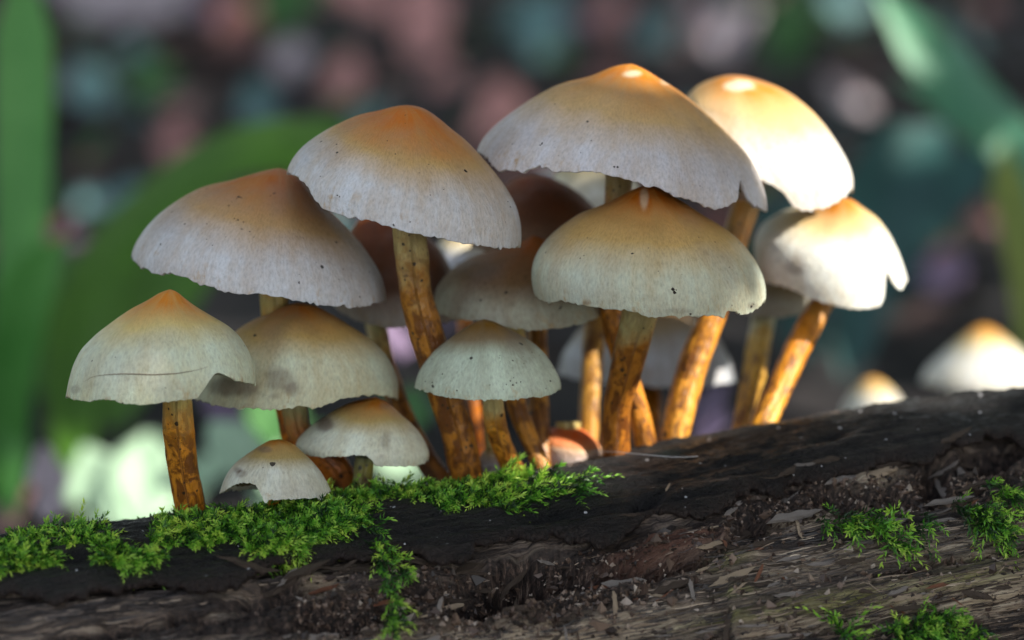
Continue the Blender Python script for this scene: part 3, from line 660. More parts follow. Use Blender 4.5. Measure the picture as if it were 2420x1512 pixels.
# K, N: dark caps deep in the cluster
mushroom('dark reddish brown cap in shade between the large orange crowned caps', (1260, 410),
  [(1215, 422), (1180, 445), (1150, 480), (1125, 530), (1112, 585)], [(1300, 418), (1345, 440), (1380, 465), (1405, 490), (1440, 540), (1455, 590)],
  [(1110, 580), (1160, 600), (1270, 610), (1380, 605), (1456, 590)], 0.045, [(1275, 610, 46), (1269, 795, 46), (1272, 960, 50), (1277, 1050, 48)], 0.020, seed=11,
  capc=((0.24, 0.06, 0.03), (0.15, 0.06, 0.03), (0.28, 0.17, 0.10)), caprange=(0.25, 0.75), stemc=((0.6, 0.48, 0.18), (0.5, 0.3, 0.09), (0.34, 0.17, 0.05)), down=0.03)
mushroom('dark chestnut cap behind the curved stem, pale rim below', (880, 508),
  [(845, 522), (815, 560), (795, 620), (785, 680), (786, 715)], [(930, 515), (985, 540), (1014, 566), (1043, 595), (1068, 640), (1095, 700), (1108, 745)],
  [(784, 715), (805, 738), (840, 757), (880, 770), (930, 777), (970, 773), (1040, 765), (1109, 748)], 0.040, [(885, 750, 50), (905, 850, 50), (950, 980, 52), (1005, 1085, 54), (1055, 1150, 60)], 0.012, seed=12,
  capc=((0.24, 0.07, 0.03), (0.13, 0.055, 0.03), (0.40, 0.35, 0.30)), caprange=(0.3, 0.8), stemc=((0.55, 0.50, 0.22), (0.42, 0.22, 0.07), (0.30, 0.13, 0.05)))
# L, M: bright caps at the sunny end
mushroom('sunlit white cap with pale orange crown and gills bared at a torn notch', z3([(1470, 165)])[0],
  z3([(1420, 170), (1360, 180), (1290, 210), (1230, 245), (1185, 300), (1165, 370), (1155, 450), (1155, 530)]),
  z3([(1530, 183), (1570, 200), (1640, 220), (1720, 260), (1800, 310), (1870, 370), (1930, 440), (1990, 530), (2030, 600), (2055, 660), (2056, 735)]),
  z3([(1153, 530), (1250, 620), (1400, 690), (1540, 705), (1600, 702), (1640, 715), (1690, 755), (1720, 790), (1755, 830), (1790, 852), (1850, 857), (1920, 840), (1980, 810), (2020, 775), (2058, 735)]),
  0.048, [(1768, 470, 62), (1744, 540, 66), (1712, 650, 64), (1684, 753, 62), (1652, 817, 70), (1629, 885, 70), (1611, 954, 72), (1594, 1023, 68), (1593, 1060, 62)], 0.022, seed=13,
  capc=((0.62, 0.30, 0.09), (0.70, 0.54, 0.36), (0.74, 0.72, 0.68)), caprange=(0.22, 0.55), speck=0.03, pales=[(1745, 203, 40, 16, .8)], stemc=((0.36, 0.22, 0.07), (0.50, 0.24, 0.06), (0.62, 0.36, 0.10)), blot=0.35)  # pale patch is sunlight painted into the crown colour
mushroom('white cap with painted grey shade and torn yellowish flap, on a slanting bright orange stem', z3([(1995, 785)])[0],
  z3([(1940, 812), (1880, 835), (1800, 858), (1720, 880), (1640, 910), (1580, 950), (1550, 1010), (1550, 1100), (1575, 1210)]),
  z3([(2060, 800), (2120, 850), (2200, 910), (2250, 980), (2290, 1060), (2320, 1140), (2338, 1205)]),
  z3([(1574, 1205), (1650, 1232), (1720, 1247), (1780, 1280), (1840, 1310), (1900, 1330), (1960, 1340), (2050, 1360), (2150, 1358), (2205, 1340), (2222, 1290), (2228, 1160), (2240, 1165), (2262, 1220), (2290, 1250), (2310, 1260), (2340, 1208)]),
  0.055, [(1942, 715, 57), (1886, 817, 62), (1847, 908, 58), (1815, 977, 58), (1795, 1025, 58)], 0.026, seed=14, capc=((0.60, 0.28, 0.06), (0.70, 0.60, 0.42), (0.74, 0.75, 0.70)), caprange=(0.16, 0.42), speck=0.03,
  stains_and_shade=[(1885, 625, 26, 28, .5), (1830, 570, 40, 30, .12)], stemc=((0.50, 0.24, 0.05), (0.56, 0.24, 0.04), (0.66, 0.38, 0.08)), blot=0.3)  # left side darkened to paint shade from the neighbouring caps
# Q, R, W, O: dim caps behind the stems
mushroom('shaded small cap on a pale thin stem beside the slanting orange stem', (1850, 640),
  [(1815, 650), (1780, 672), (1755, 705), (1745, 735)], [(1880, 650), (1905, 680), (1918, 712), (1920, 735)], [(1744, 735), (1790, 748), (1850, 750), (1921, 738)],
  0.080, [(1806, 745, 55), (1792, 817, 58), (1782, 885, 58), (1763, 954, 48), (1746, 1023, 38), (1742, 1050, 38)], 0.030, seed=15,
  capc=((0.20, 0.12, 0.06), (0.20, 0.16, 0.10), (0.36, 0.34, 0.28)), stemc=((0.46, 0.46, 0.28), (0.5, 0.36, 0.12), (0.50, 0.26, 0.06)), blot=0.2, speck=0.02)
mushroom('dim grey cap seen between the orange stems behind the cluster', (1530, 690),
  [(1480, 700), (1420, 735), (1365, 785), (1330, 835), (1318, 885)], [(1590, 705), (1650, 745), (1700, 800), (1728, 855), (1738, 900)], [(1316, 885), (1400, 905), (1530, 915), (1650, 915), (1739, 902)],
  0.095, [(1530, 900, 56), (1540, 1000, 56), (1545, 1060, 56)], 0.055, seed=16, capc=((0.28, 0.14, 0.07), (0.32, 0.27, 0.22), (0.52, 0.54, 0.58)), speck=0.02, down=0.02)
mushroom('pale cap glimpsed under the largest cap on a pale brown stem', (1400, 330),
  [(1360, 345), (1320, 390), (1300, 440), (1295, 480)], [(1440, 340), (1490, 390), (1510, 440), (1515, 480)], [(1294, 480), (1350, 500), (1400, 505), (1460, 500), (1516, 482)],
  0.085, [(1400, 495, 54), (1412, 700, 54), (1400, 860, 52), (1393, 960, 50), (1388, 1070, 50)], 0.028, seed=17, capc=((0.5, 0.3, 0.1), (0.62, 0.6, 0.5), (0.72, 0.73, 0.66)), stemc=((0.46, 0.40, 0.26), (0.40, 0.26, 0.12), (0.38, 0.22, 0.08)), blot=0.2, speck=0.02)
mushroom('bluish white small cap glimpsed behind the curved brown stem', (1085, 535),
  [(1060, 545), (1035, 575), (1022, 615)], [(1115, 548), (1150, 585), (1165, 625)], [(1020, 615), (1060, 635), (1110, 640), (1166, 625)],
  0.085, [(1092, 625, 36), (1100, 800, 36), (1130, 1080, 36)], 0.040, seed=18, capc=((0.5, 0.4, 0.25), (0.6, 0.6, 0.6), (0.66, 0.68, 0.75)), speck=0.02)
# S, T: young buttons at the log crest
mushroom('young button with a red orange crown peeping over the log crest', (1360, 1010),
  [(1335, 1010), (1312, 1013), (1290, 1018), (1272, 1026), (1266, 1040), (1268, 1065), (1276, 1085)], [(1382, 1018), (1398, 1030), (1412, 1044), (1420, 1060), (1420, 1080), (1412, 1095)],
  [(1264, 1075), (1300, 1102), (1345, 1110), (1400, 1102), (1422, 1085)], 0.024, [(1343, 1090, 60), (1343, 1130, 56)], 0.022, seed=19, capc=((0.75, 0.14, 0.05), (0.66, 0.42, 0.26), (0.62, 0.52, 0.50)), caprange=(0.42, 0.66), speck=0.02, down=0.02)
mushroom('tiny lavender grey button between two stem bases at the log crest', (1160, 1056),
  [(1148, 1059), (1138, 1070), (1133, 1090), (1134, 1110)], [(1172, 1060), (1184, 1072), (1190, 1090), (1189, 1110)], [(1132, 1110), (1160, 1120), (1191, 1110)],
  0.014, [(1161, 1105, 30), (1161, 1140, 30)], 0.013, seed=20, capc=((0.5, 0.42, 0.42), (0.55, 0.48, 0.52), (0.58, 0.52, 0.55)), speck=0.02, down=0.015)
# V: two blurred ones on the ground behind
G2 = 'mushrooms on the ground behind the log'
ZG = 0.068
def ground_stem(px, py, y, w_):
    g = P(px, py, y).copy(); k = 0
    yy = py
    while P(px, yy, y)[2] > ZG - 0.004: yy += 4
    return [(px, py, w_), (px + 6, (py + yy) / 2, w_), (px, yy, w_ * 1.1)]
mushroom('bigger blurred white mushroom with amber crown on the ground behind the log', (2326, 768),
  [(2300, 776), (2270, 800), (2240, 828), (2210, 856), (2190, 878), (2180, 900)], [(2350, 776), (2385, 804), (2425, 840), (2460, 876), (2480, 905)],
  [(2178, 902), (2250, 922), (2330, 928), (2410, 924), (2482, 906)], 0.27, ground_stem(2330, 905, 0.27, 60), 0.27, seed=21, group=G2, capc=((0.62, 0.34, 0.06), (0.70, 0.64, 0.45), (0.74, 0.74, 0.70)), caprange=(0.2, 0.4), speck=0.02, down=0.004)
mushroom('smaller blurred mushroom with amber crown on the ground behind the log', (2062, 890),
  [(2040, 898), (2015, 925), (1996, 955), (1988, 985)], [(2085, 898), (2112, 922), (2135, 955), (2145, 985)],
  [(1986, 985), (2060, 1002), (2146, 986)], 0.24, ground_stem(2064, 980, 0.24, 44), 0.24, seed=22, group=G2, capc=((0.60, 0.38, 0.08), (0.66, 0.56, 0.34), (0.70, 0.70, 0.64)), caprange=(0.2, 0.45), speck=0.02, down=0.004)

# ------------------------------------------------------------------ moss
def moss_shoots(pos, nrm, dirs, length, leaves, seed):
    """one mesh of feathery shoots: pos, dir (n,3); returns V, F, tip attribute"""
    rng = np.random.default_rng(seed); n = len(pos)
    Vs, Fs, Tp, base = [], [], [], 0
    K = leaves
    u = (np.arange(K) + 0.5) / K
    d = dirs / np.linalg.norm(dirs, axis=1, keepdims=True)
    side = np.cross(d, rng.normal(size=(n, 3))); side /= np.linalg.norm(side, axis=1, keepdims=True); s2 = np.cross(d, side)
    bend = np.stack([rng.normal(0, .25, n), rng.normal(0, .25, n), rng.normal(-.25, .2, n)], -1)
    ctr = pos[:, None] + (d[:, None] * u[None, :, None] + bend[:, None] * (u ** 2)[None, :, None]) * length[:, None, None]
    tg = d[:, None] + 2 * bend[:, None] * u[None, :, None]; tg /= np.linalg.norm(tg, axis=2, keepdims=True)
    ph = np.arange(K) * 2.4 + rng.uniform(0, 6.28, (n, 1)); ph = ph + rng.normal(0, .25, (n, K))
    rd = np.cos(ph)[..., None] * side[:, None] + np.sin(ph)[..., None] * s2[:, None]
    op = (1.05 - 0.65 * u)[None, :, None]
    ld = tg * np.cos(op) + rd * np.sin(op) ; ld /= np.linalg.norm(ld, axis=2, keepdims=True)
    ln = (0.0024 - 0.0008 * u)[None, :] * rng.uniform(.75, 1.25, (n, K)) * (length[:, None] / 0.010) ** 0.4
    wd = np.cross(ld, rd); wd /= np.linalg.norm(wd, axis=2, keepdims=True) + 1e-9
    nrm_ = np.cross(wd, ld)
    b0 = ctr; m = ctr + ld * (ln * 0.42)[..., None]
    hw = (ln * 0.17)[..., None]
    l = m + wd * hw + nrm_ * hw * 0.4; r = m - wd * hw + nrm_ * hw * 0.4
    tip = ctr + ld * ln[..., None] + rd * (ln * 0.08)[..., None]
    V = np.stack([b0, l, tip, r, m], 2).reshape(-1, 3)
    i = np.arange(n * K)[:, None] * 5
    F = np.concatenate([i + np.array([0, 4, 1]), i + np.array([4, 2, 1]), i + np.array([0, 3, 4]), i + np.array([4, 3, 2])]).astype(np.int32)
    val = rng.normal(-.08, .28, (n, 1)) + np.broadcast_to(u, (n, K))
    T = np.repeat(val.ravel(), 5).reshape(-1, 5); T[:, 2] += 0.12
    return V, F, T.ravel()
MN = NT('moss'); t = MN.attr('t'); o_ = MN.obj()
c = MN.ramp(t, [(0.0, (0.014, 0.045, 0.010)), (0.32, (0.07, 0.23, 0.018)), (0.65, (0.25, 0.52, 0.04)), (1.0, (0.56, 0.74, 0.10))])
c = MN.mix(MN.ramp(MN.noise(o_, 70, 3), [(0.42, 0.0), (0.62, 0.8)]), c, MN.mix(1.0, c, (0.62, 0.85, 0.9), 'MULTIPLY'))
MN.col(c); MN.rough(0.42); MN.b.inputs['Specular IOR Level'].default_value = 0.5
tr = MN.n('BsdfTranslucent'); MN.l(c, tr.inputs['Color']); mx = MN.n('MixShader'); mx.inputs[0].default_value = 0.3
MN.l(MN.b.outputs[0], mx.inputs[1]); MN.l(tr.outputs[0], mx.inputs[2]); MN.l(mx.outputs[0], MN.out.inputs['Surface'])
def moss_patch(label, poly, n, seed, ln=(0.0035, 0.007), lean=(0.22, 0.45, 0.1), thr=-0.25, leaves=16, behind=0.0, lift=0.0, spread=0.36):
    rng = np.random.default_rng(seed)
    pl = np.array(poly); m = n * 12
    x = rng.uniform(pl[:, 0].min(), pl[:, 0].max(), m); y = rng.uniform(pl[:, 1].min(), pl[:, 1].max(), m)
    k = inside(x, y, poly); x, y = x[k], y[k]
    s, a = log_hit(x, y)
    # spread evenly over the surface, also a little behind the crest
    a = a + np.where(a < R_(2), -rng.uniform(0, behind, len(a)), 0)
    den = fbm(np.stack([s * 70, a * LOGR * 90, s * 0], -1), 3, seed)
    k = den > thr; s, a, den = s[k][:n], a[k][:n], den[k][:n]
    pos = logp(s, a, LOGR + 0.0003 + lift * np.clip(0.3 + den, 0, 1))
    nr = logp(s, a, 1.0) - logp(s, a, 0.0); tgt = -np.sin(a)[:, None] * LU + np.cos(a)[:, None] * LF
    d = nr * lean[0] + tgt * lean[1] + LD * lean[2] + rng.normal(0, spread, (len(s), 3))
    L = rng.uniform(*ln, len(s)) * (0.8 + 0.5 * np.clip(den + 0.3, 0, 1))
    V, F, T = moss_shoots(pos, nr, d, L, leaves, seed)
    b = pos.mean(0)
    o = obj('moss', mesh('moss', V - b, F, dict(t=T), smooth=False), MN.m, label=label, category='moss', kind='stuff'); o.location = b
    return o
moss_patch('thick green moss mat draped over the log crest around the mushroom bases', [(-60, 1285), (200, 1250), (330, 1232), (450, 1222), (600, 1203), (800, 1175), (1000, 1150), (1140, 1132), (1200, 1126), (1280, 1126), (1230, 1165), (1200, 1190), (1120, 1195), (1030, 1205), (900, 1215), (845, 1205), (830, 1250), (740, 1270), (700, 1310), (560, 1310), (430, 1300), (330, 1340), (150, 1330), (0, 1345), (-60, 1350)], 3300, 1, thr=-0.08, behind=0.03, lift=0.0008, ln=(0.003, 0.0055), lean=(0.06, 0.5, 0.12), spread=0.30)
moss_patch('bright feathery moss sprays reaching over the bare black bark', [(1120, 1142), (1200, 1132), (1290, 1132), (1370, 1140), (1390, 1150), (1330, 1180), (1230, 1195), (1180, 1225), (1150, 1200), (1110, 1160)], 120, 2, spread=0.26, ln=(0.005, 0.009), lean=(0.04, 0.25, 0.6), thr=-0.5, leaves=26, lift=0.001)
moss_patch('moss strand hanging down the rotten wood from the mossy crest', [(850, 1210), (890, 1230), (910, 1290), (960, 1330), (1000, 1370), (985, 1390), (930, 1350), (940, 1420), (945, 1490), (925, 1500), (905, 1400), (880, 1310), (845, 1270)], 60, 3, ln=(0.004, 0.007), lean=(0.15, 0.7, 0.1), thr=-0.6)
moss_patch('moss tuft dangling over a cavity under the bark edge', [(1920, 1235), (2000, 1200), (2080, 1205), (2130, 1215), (2190, 1215), (2180, 1260), (2140, 1290), (2110, 1300), (2060, 1250), (1980, 1250)], 60, 4, ln=(0.004, 0.009), lean=(0.3, 0.6, 0.1), thr=-0.35)
moss_patch('moss trailing down the grey wood beside the dangling tuft', [(2240, 1190), (2300, 1190), (2350, 1220), (2400, 1270), (2410, 1290), (2350, 1260), (2290, 1230)], 60, 5, ln=(0.004, 0.008), lean=(0.3, 0.6, 0.15), thr=-0.5)
moss_patch('moss at the broken bark end high on the log', [(2320, 1150), (2420, 1140), (2480, 1150), (2460, 1190), (2350, 1180)], 40, 6, ln=(0.004, 0.007), thr=-0.4)
moss_patch('low moss clump along the pale wood plank', [(2100, 1490), (2180, 1460), (2240, 1450), (2300, 1490), (2350, 1530), (2120, 1530)], 85, 7, ln=(0.004, 0.007), lean=(0.5, 0.0, 0.1), thr=-0.6)
moss_patch('tiny moss sprig standing alone on the striped wood', [(1975, 1485), (2000, 1478), (2008, 1505), (1985, 1515)], 9, 8, ln=(0.006, 0.009), lean=(0.6, -0.5, 0.1), thr=-1)

# ------------------------------------------------------------------ loose chips and splinters on the log (parts of it)
def splinter_mesh(seed):
    rng = np.random.default_rng(seed); n = 6; t = np.linspace(-.5, .5, n); V = []
    for i, x in enumerate(t):
        k = 1 if 0 < i < n - 1 else 0.55
        for (u, v) in ((-.5, -.3), (.5, -.35), (.55, .3), (-.45, .35)):
            V.append((x + rng.normal(0, .035) * (1 if k == 1 else 4.0), (u * k + rng.normal(0, .13)) * .15, (v * k + rng.normal(0, .10)) * .09 + 0.03 * math.sin(3 * x + seed)))
    F = grid_faces(n, 4).tolist() + [[3, 2, 1, 0], [n * 4 - 4, n * 4 - 3, n * 4 - 2, n * 4 - 1]]
    return mesh('splinter', np.array(V), np.array(F, np.int32), smooth=False)
CH = [simple_mat('chip_tan', (0.58, 0.46, 0.33), (0.40, 0.28, 0.18), 500, 0.7, 0.0004), simple_mat('chip_grey', (0.42, 0.37, 0.34), (0.24, 0.20, 0.17), 500, 0.7, 0.0004),
      simple_mat('chip_dark', (0.06, 0.045, 0.035), (0.12, 0.08, 0.055), 500, 0.7, 0.0004), simple_mat('chip_red', (0.32, 0.13, 0.07), (0.22, 0.09, 0.05), 500, 0.6, 0.0004)]
SPL = {}
for mi in range(4):
    for k in range(4):
        m_ = splinter_mesh(10 * mi + k); m_.materials.append(CH[mi]); SPL[mi, k] = m_
from mathutils import Matrix
def splinter(px, py, length, ang, mi, lift=0.0, wide=1.0, tilt=0.0):
    s, a = log_hit(np.array([float(px)]), np.array([float(py)]))
    r0 = log_shape(s, a)[0][0]
    ae = edge_angle(s)[0]
    rr = max(r0, LOGR + 0.0003) if a[0] < ae else r0
    p = logp(s, a, rr + lift)[0]; nr = (logp(s, a, 1.0) - logp(s, a, 0.0))[0]; dn = -math.sin(a[0]) * LU + math.cos(a[0]) * LF
    ax = LD * math.cos(ang) - dn * math.sin(ang); ax = ax * math.cos(tilt) + nr * math.sin(tilt); by = np.cross(nr, ax); by /= np.linalg.norm(by); nz = np.cross(ax, by)
    o = obj('splinter', SPL[mi, random.randrange(4)], None, LOG)
    M = Matrix(((ax[0], by[0], nz[0]), (ax[1], by[1], nz[1]), (ax[2], by[2], nz[2]))).to_4x4() @ Matrix.Diagonal((length, length * wide, length * wide, 1))
    M.translation = Vector(p - AX0); o.matrix_local = M
for a in [(1897, 1105, .0062, -0.85, 1, .0006, 1.0, .25), (1457, 1408, .0062, 1.35, 0, .0012), (1040, 1420, .0055, 1.1, 1, .001), (1880, 1212, .012, .12, 1, .0012, 1.1), (1890, 1238, .005, 1.4, 0, .001),
          (1578, 1160, .003, .9, 0, .0006), (1660, 1303, .0035, -.4, 3, .001), (1665, 1322, .003, .1, 0, .001, 1.4), (1630, 1312, .006, -.9, 2, .001), (2250, 1160, .011, .05, 1, .001, .8), (1760, 1210, .008, .6, 2, .0015, 1.6),
          (1640, 1385, .006, 1.45, 1, .0008), (1340, 1435, .006, 1.5, 2, .001, 1.5), (1225, 1395, .005, 1.3, 2, .001), (1795, 1352, .004, .9, 3, .001, 1.2), (1720, 1482, .009, 1.2, 2, .001, .8), (1680, 1480, .007, .05, 1, .0008, .6),
          (2290, 1085, .010, 1.45, 1, .001, 1.4), (2240, 1090, .009, 1.5, 1, .001, 1.5), (2080, 1100, .009, .1, 0, .001, 1.5), (1990, 1115, .008, .2, 1, .001, 1.3), (1860, 1130, .005, .6, 2, .0015, 2.0)]:
    splinter(*a)
for i in range(230):
    x = random.uniform(650, 2420); y = random.uniform(1120, 1511)
    yb = np.interp(x, [e[0] for e in BARK_EDGE], [e[1] for e in BARK_EDGE])
    if y < yb + 12: continue
    al = random.random() < 0.72
    splinter(x, y, random.uniform(.002, .009) * (1 if al else .6), random.gauss(0, .10) if al else random.uniform(-1.5, 1.5), random.choice((0, 1, 1, 2, 2, 2, 3)), random.uniform(-.0003, .0007), random.uniform(.5, 1.3), random.gauss(0, .12))
for i in range(46):
    x = random.uniform(500, 2400); yb = float(np.interp(x, [e[0] for e in BARK_EDGE], [e[1] for e in BARK_EDGE]))
    splinter(x, yb + random.gauss(6, 9), random.uniform(.003, .010), random.gauss(.05, .35), random.choice((2, 2, 2, 2, 1)), random.uniform(0, .0012), random.uniform(.7, 1.5), random.gauss(0, .3))
# loose fibres combed along the grain, uncountable
def fibres(n, seed):
    rng = np.random.default_rng(seed)
    x = rng.uniform(-40, 2460, n * 3); y = rng.uniform(1120, 1515, n * 3)
    yb = np.interp(x, [e[0] for e in BARK_EDGE], [e[1] for e in BARK_EDGE]); k = y > yb + 8
    s, a = log_hit(x[k], y[k]); rt = log_shape(s, a)[1]; k = rng.uniform(0, 1, len(s)) > rt * 1.6; s, a = s[k][:n], a[k][:n]; m = len(s)
    L = rng.lognormal(math.log(.0048), .6, m); sl_ = rng.normal(0, .03, m); u = np.linspace(-.5, .5, 6)
    odd = rng.uniform(0, 1, m) < .05; sl_ = np.where(odd, rng.normal(0, .9, m), sl_); L = np.where(odd, L * .45, L)
    S = s[:, None] + L[:, None] * u * np.cos(sl_)[:, None]; A = a[:, None] + L[:, None] * u * np.sin(sl_)[:, None] / LOGR + (rng.normal(0, .05, m) * L / LOGR)[:, None] * u ** 2 * 4
    r = log_shape(S, A)[0]; r = smooth1(r.T.copy(), 3).T
    r = np.maximum(r, r.mean(1, keepdims=True)) + rng.uniform(-.00012, .00008, m)[:, None] + (np.clip(rng.normal(-.05, .06, m), 0, 1) * L)[:, None] * (u + .5) ** 2
    C = logp(S, A, r) - AX0
    wd = rng.uniform(.00006, .00018, m)[:, None] * np.array([.3, .9, 1, 1, .8, .15])
    nr = np.cos(A)[..., None] * LU + np.sin(A)[..., None] * LF; tn = -np.sin(A)[..., None] * LU + np.cos(A)[..., None] * LF
    V = np.stack([C + nr * wd[..., None] * .8, C + tn * wd[..., None], C - tn * wd[..., None]], 2)
    b = np.arange(m)[:, None, None, None] * 18; i = np.arange(5)[None, :, None, None] * 3; j = np.arange(3)[None, None, :, None]; j2 = (j + 1) % 3
    F = np.concatenate([b + i + j, b + i + j2, b + i + 3 + j2, b + i + 3 + j], -1).reshape(-1, 4).astype(np.int32)
    N = NT('fibre'); N.col(N.ramp(N.attr('t'), [(0.0, (0.012, 0.010, 0.010)), (0.5, (0.05, 0.035, 0.028)), (0.8, (0.17, 0.12, 0.085)), (0.95, (0.36, 0.27, 0.19)), (1.0, (0.55, 0.45, 0.34))])); N.rough(0.45)
    obj('wood_fibres', mesh('wood_fibres', V.reshape(-1, 3), F, dict(t=np.repeat(rng.uniform(0, 1, m), 18)), smooth=False), N.m, LOG, kind='stuff')
fibres(2400, 9)
# crumbs of rotten wood and frass, uncountable
def crumbs(n, seed):
    rng = np.random.default_rng(seed)
    x = rng.uniform(700, 2450, n * 4); y = rng.uniform(1090, 1512, n * 4)
    yb = np.interp(x, [e[0] for e in BARK_EDGE], [e[1] for e in BARK_EDGE]); k = y > yb + 4
    s, a = log_hit(x[k], y[k]); r, rot, *_ = log_shape(s, a)
    k = rng.uniform(0, 1, len(s)) < 0.12 + rot; s, a, r = s[k][:n], a[k][:n], r[k][:n]
    p = logp(s, a, r + 0.0001) - AX0; m = len(p)
    sz = rng.lognormal(math.log(.00035), .45, m)
    oct_ = np.array([(1, 0, 0), (-1, 0, 0), (0, 1, 0), (0, -1, 0), (0, 0, 1), (0, 0, -1)], float)
    V = p[:, None] + (oct_ + rng.normal(0, .3, (m, 6, 3))) * sz[:, None, None] * rng.uniform(.5, 1.6, (m, 1, 3))
    f = np.array([(0, 2, 4), (2, 1, 4), (1, 3, 4), (3, 0, 4), (2, 0, 5), (1, 2, 5), (3, 1, 5), (0, 3, 5)])
    F = (np.arange(m)[:, None, None] * 6 + f).reshape(-1, 3).astype(np.int32)
    N = NT('crumb'); T = np.repeat(rng.uniform(0, 1, m), 6)
    N.col(N.ramp(N.attr('t'), [(0.0, (0.015, 0.01, 0.008)), (0.5, (0.07, 0.042, 0.03)), (0.85, (0.18, 0.12, 0.085)), (1.0, (0.4, 0.33, 0.27))])); N.rough(0.5)
    obj('wood_crumbs', mesh('wood_crumbs', V.reshape(-1, 3), F, dict(t=T), smooth=False), N.m, LOG, kind='stuff')
crumbs(6000, 3)
# spider silk threads on the bark
SILK = simple_mat('silk', (0.75, 0.75, 0.78), (0.6, 0.6, 0.62), 500, 0.3)
def silk(label, pts, y_off):
    pts = np.array(pts, float); s, a = log_hit(pts[:, 0], pts[:, 1]); W = logp(s, a, LOGR + y_off); W = resample(W, 24); W = smooth1(W, 4)
    tg = np.gradient(W, axis=0); tg /= np.linalg.norm(tg, axis=1, keepdims=True); e1 = np.cross(tg, [0, 0, 1.]); e2 = np.cross(tg, e1)
    th = np.arange(5) / 5 * 6.283; V = W[:, None] + 0.00007 * (np.cos(th)[None, :, None] * e1[:, None] + np.sin(th)[None, :, None] * e2[:, None])
    o = obj('spider_silk', mesh('spider_silk', (V - W[0]).reshape(-1, 3), grid_faces(24, 5)), SILK, label=label, category='silk', group='silk threads on the bark'); o.location = W[0]
silk('white silk thread sagging across the black bark', [(1400, 1082), (1470, 1090), (1550, 1098), (1610, 1102), (1650, 1099)], 0.0022)
silk('white silk thread lying by the curved brown stem base', [(1060, 1143), (1100, 1134), (1140, 1127), (1190, 1122)], 0.003)

# ------------------------------------------------------------------ forest floor
gx = np.concatenate([-np.geomspace(80, 1.2, 30), np.linspace(-1.1, 1.1, 90), np.geomspace(1.2, 80, 30)])
gy = np.concatenate([-np.geomspace(40, 1.0, 20), np.linspace(-0.9, 3.0, 150), np.geomspace(3.1, 160, 40)])
X, Yg = np.meshgrid(gx, gy)
def ground_z(x, y):
    x, y = np.asarray(x, float), np.asarray(y, float)
    q = np.stack([x, y, 0 * x], -1)
    return ZG - 0.03 + 0.035 * fbm(q * 2.2, 3, 201) + 0.012 * fbm(q * 14, 3, 203)
V = np.stack([X, Yg, ground_z(X, Yg)], -1).reshape(-1, 3)
N = NT('forest_soil'); o_ = N.obj()
c = N.ramp(N.noise(o_, 14, 6, 0.7), [(0.35, (0.004, 0.0035, 0.004)), (0.5, (0.010, 0.008, 0.009)), (0.62, (0.022, 0.015, 0.015)), (0.75, (0.012, 0.022, 0.013))])
N.col(c); N.rough(0.85); N.bump(N.noise(o_, 90, 5), 0.006)
obj('ground', mesh('ground', V, grid_faces(len(gy), len(gx), False)), N.m, kind='structure')

# fallen leaves: shared shapes
def leaf_mesh(seed, mat):
    rng = np.random.default_rng(seed); n, m = 12, 5
    t = np.linspace(0, 1, n); wv = np.sin(np.pi * np.clip(t, .02, .98) ** 0.85) ** 0.8 * rng.uniform(.26, .36)
    cl, cv = rng.uniform(-.35, .35), rng.uniform(-.1, .45)
    V = []
    for i in range(n):
        for j in range(m):
            u = (j - 2) / 2
            x = u * wv[i] * (1 + .12 * math.sin(9 * t[i] + seed) * abs(u)); z = cl * (t[i] - .5) ** 2 + cv * (u * wv[i]) ** 2 * 2.2 + .02 * math.sin(7 * t[i] + 3 * u + seed) + abs(u) * .04
            V.append((x, t[i] - .5, z))
    V = np.array(V); F = grid_faces(n, m, False)
    k = len(V); V2 = np.concatenate([V, V - (0, 0, .012)]); F2 = np.concatenate([F, F[:, ::-1] + k])
    rim = [j for j in range(m)] + [i * m + m - 1 for i in range(1, n)] + [(n - 1) * m + j for j in range(m - 2, -1, -1)] + [i * m for i in range(n - 2, 0, -1)]
    F3 = np.array([[rim[q], rim[(q + 1) % len(rim)], rim[(q + 1) % len(rim)] + k, rim[q] + k] for q in range(len(rim))])[:, ::-1]
    me = mesh('fallen_leaf', V2, np.concatenate([F2, F3]).astype(np.int32)); me.materials.append(mat); return me
LEAFCOL = dict(pink=((0.62, 0.33, 0.30), (0.48, 0.22, 0.21)), grey=((0.56, 0.48, 0.51), (0.42, 0.35, 0.39)), brown=((0.20, 0.09, 0.075), (0.11, 0.05, 0.05)),
               teal=((0.17, 0.32, 0.31), (0.11, 0.22, 0.23)), green=((0.08, 0.22, 0.06), (0.05, 0.14, 0.045)), mint=((0.50, 0.68, 0.48), (0.40, 0.60, 0.40)), purple=((0.26, 0.19, 0.30), (0.18, 0.13, 0.21)), dark=((0.03, 0.022, 0.022), (0.05, 0.035, 0.03)))
LEAFM = {k: [leaf_mesh(i * 10 + j, simple_mat('leaf_' + k, *c, 30, 0.55, 0.0, 0.15)) if j == 0 else None for j in range(3)] for i, (k, c) in enumerate(LEAFCOL.items())}
for i, k in enumerate(LEAFM):
    for j in (1, 2): LEAFM[k][j] = leaf_mesh(i * 10 + j, LEAFM[k][0].materials[0])
LEAFLAB = dict(pink='pinkish tan dry leaf lying on the dark forest floor', grey='greyish lavender dry leaf lying on the dark forest floor', brown='dark reddish brown leaf lying on the forest floor',
               teal='teal green leaf lying on the dark forest floor', green='deep green leaf lying on the forest floor', mint='pale mint green leaf lying behind the mossy log end', purple='dull purple leaf lying behind the log', dark='blackened decaying leaf lying on the forest floor')
def leaf(kind, loc, size, rz, tx, ty):
    o = obj('fallen_leaf', random.choice(LEAFM[kind]), label=LEAFLAB[kind], category='leaf', group=LEAFLAB[kind].split(' leaf')[0] + ' leaves on the floor')
    o.location = loc; o.scale = (size,) * 3; o.rotation_euler = (tx, ty, rz); return o
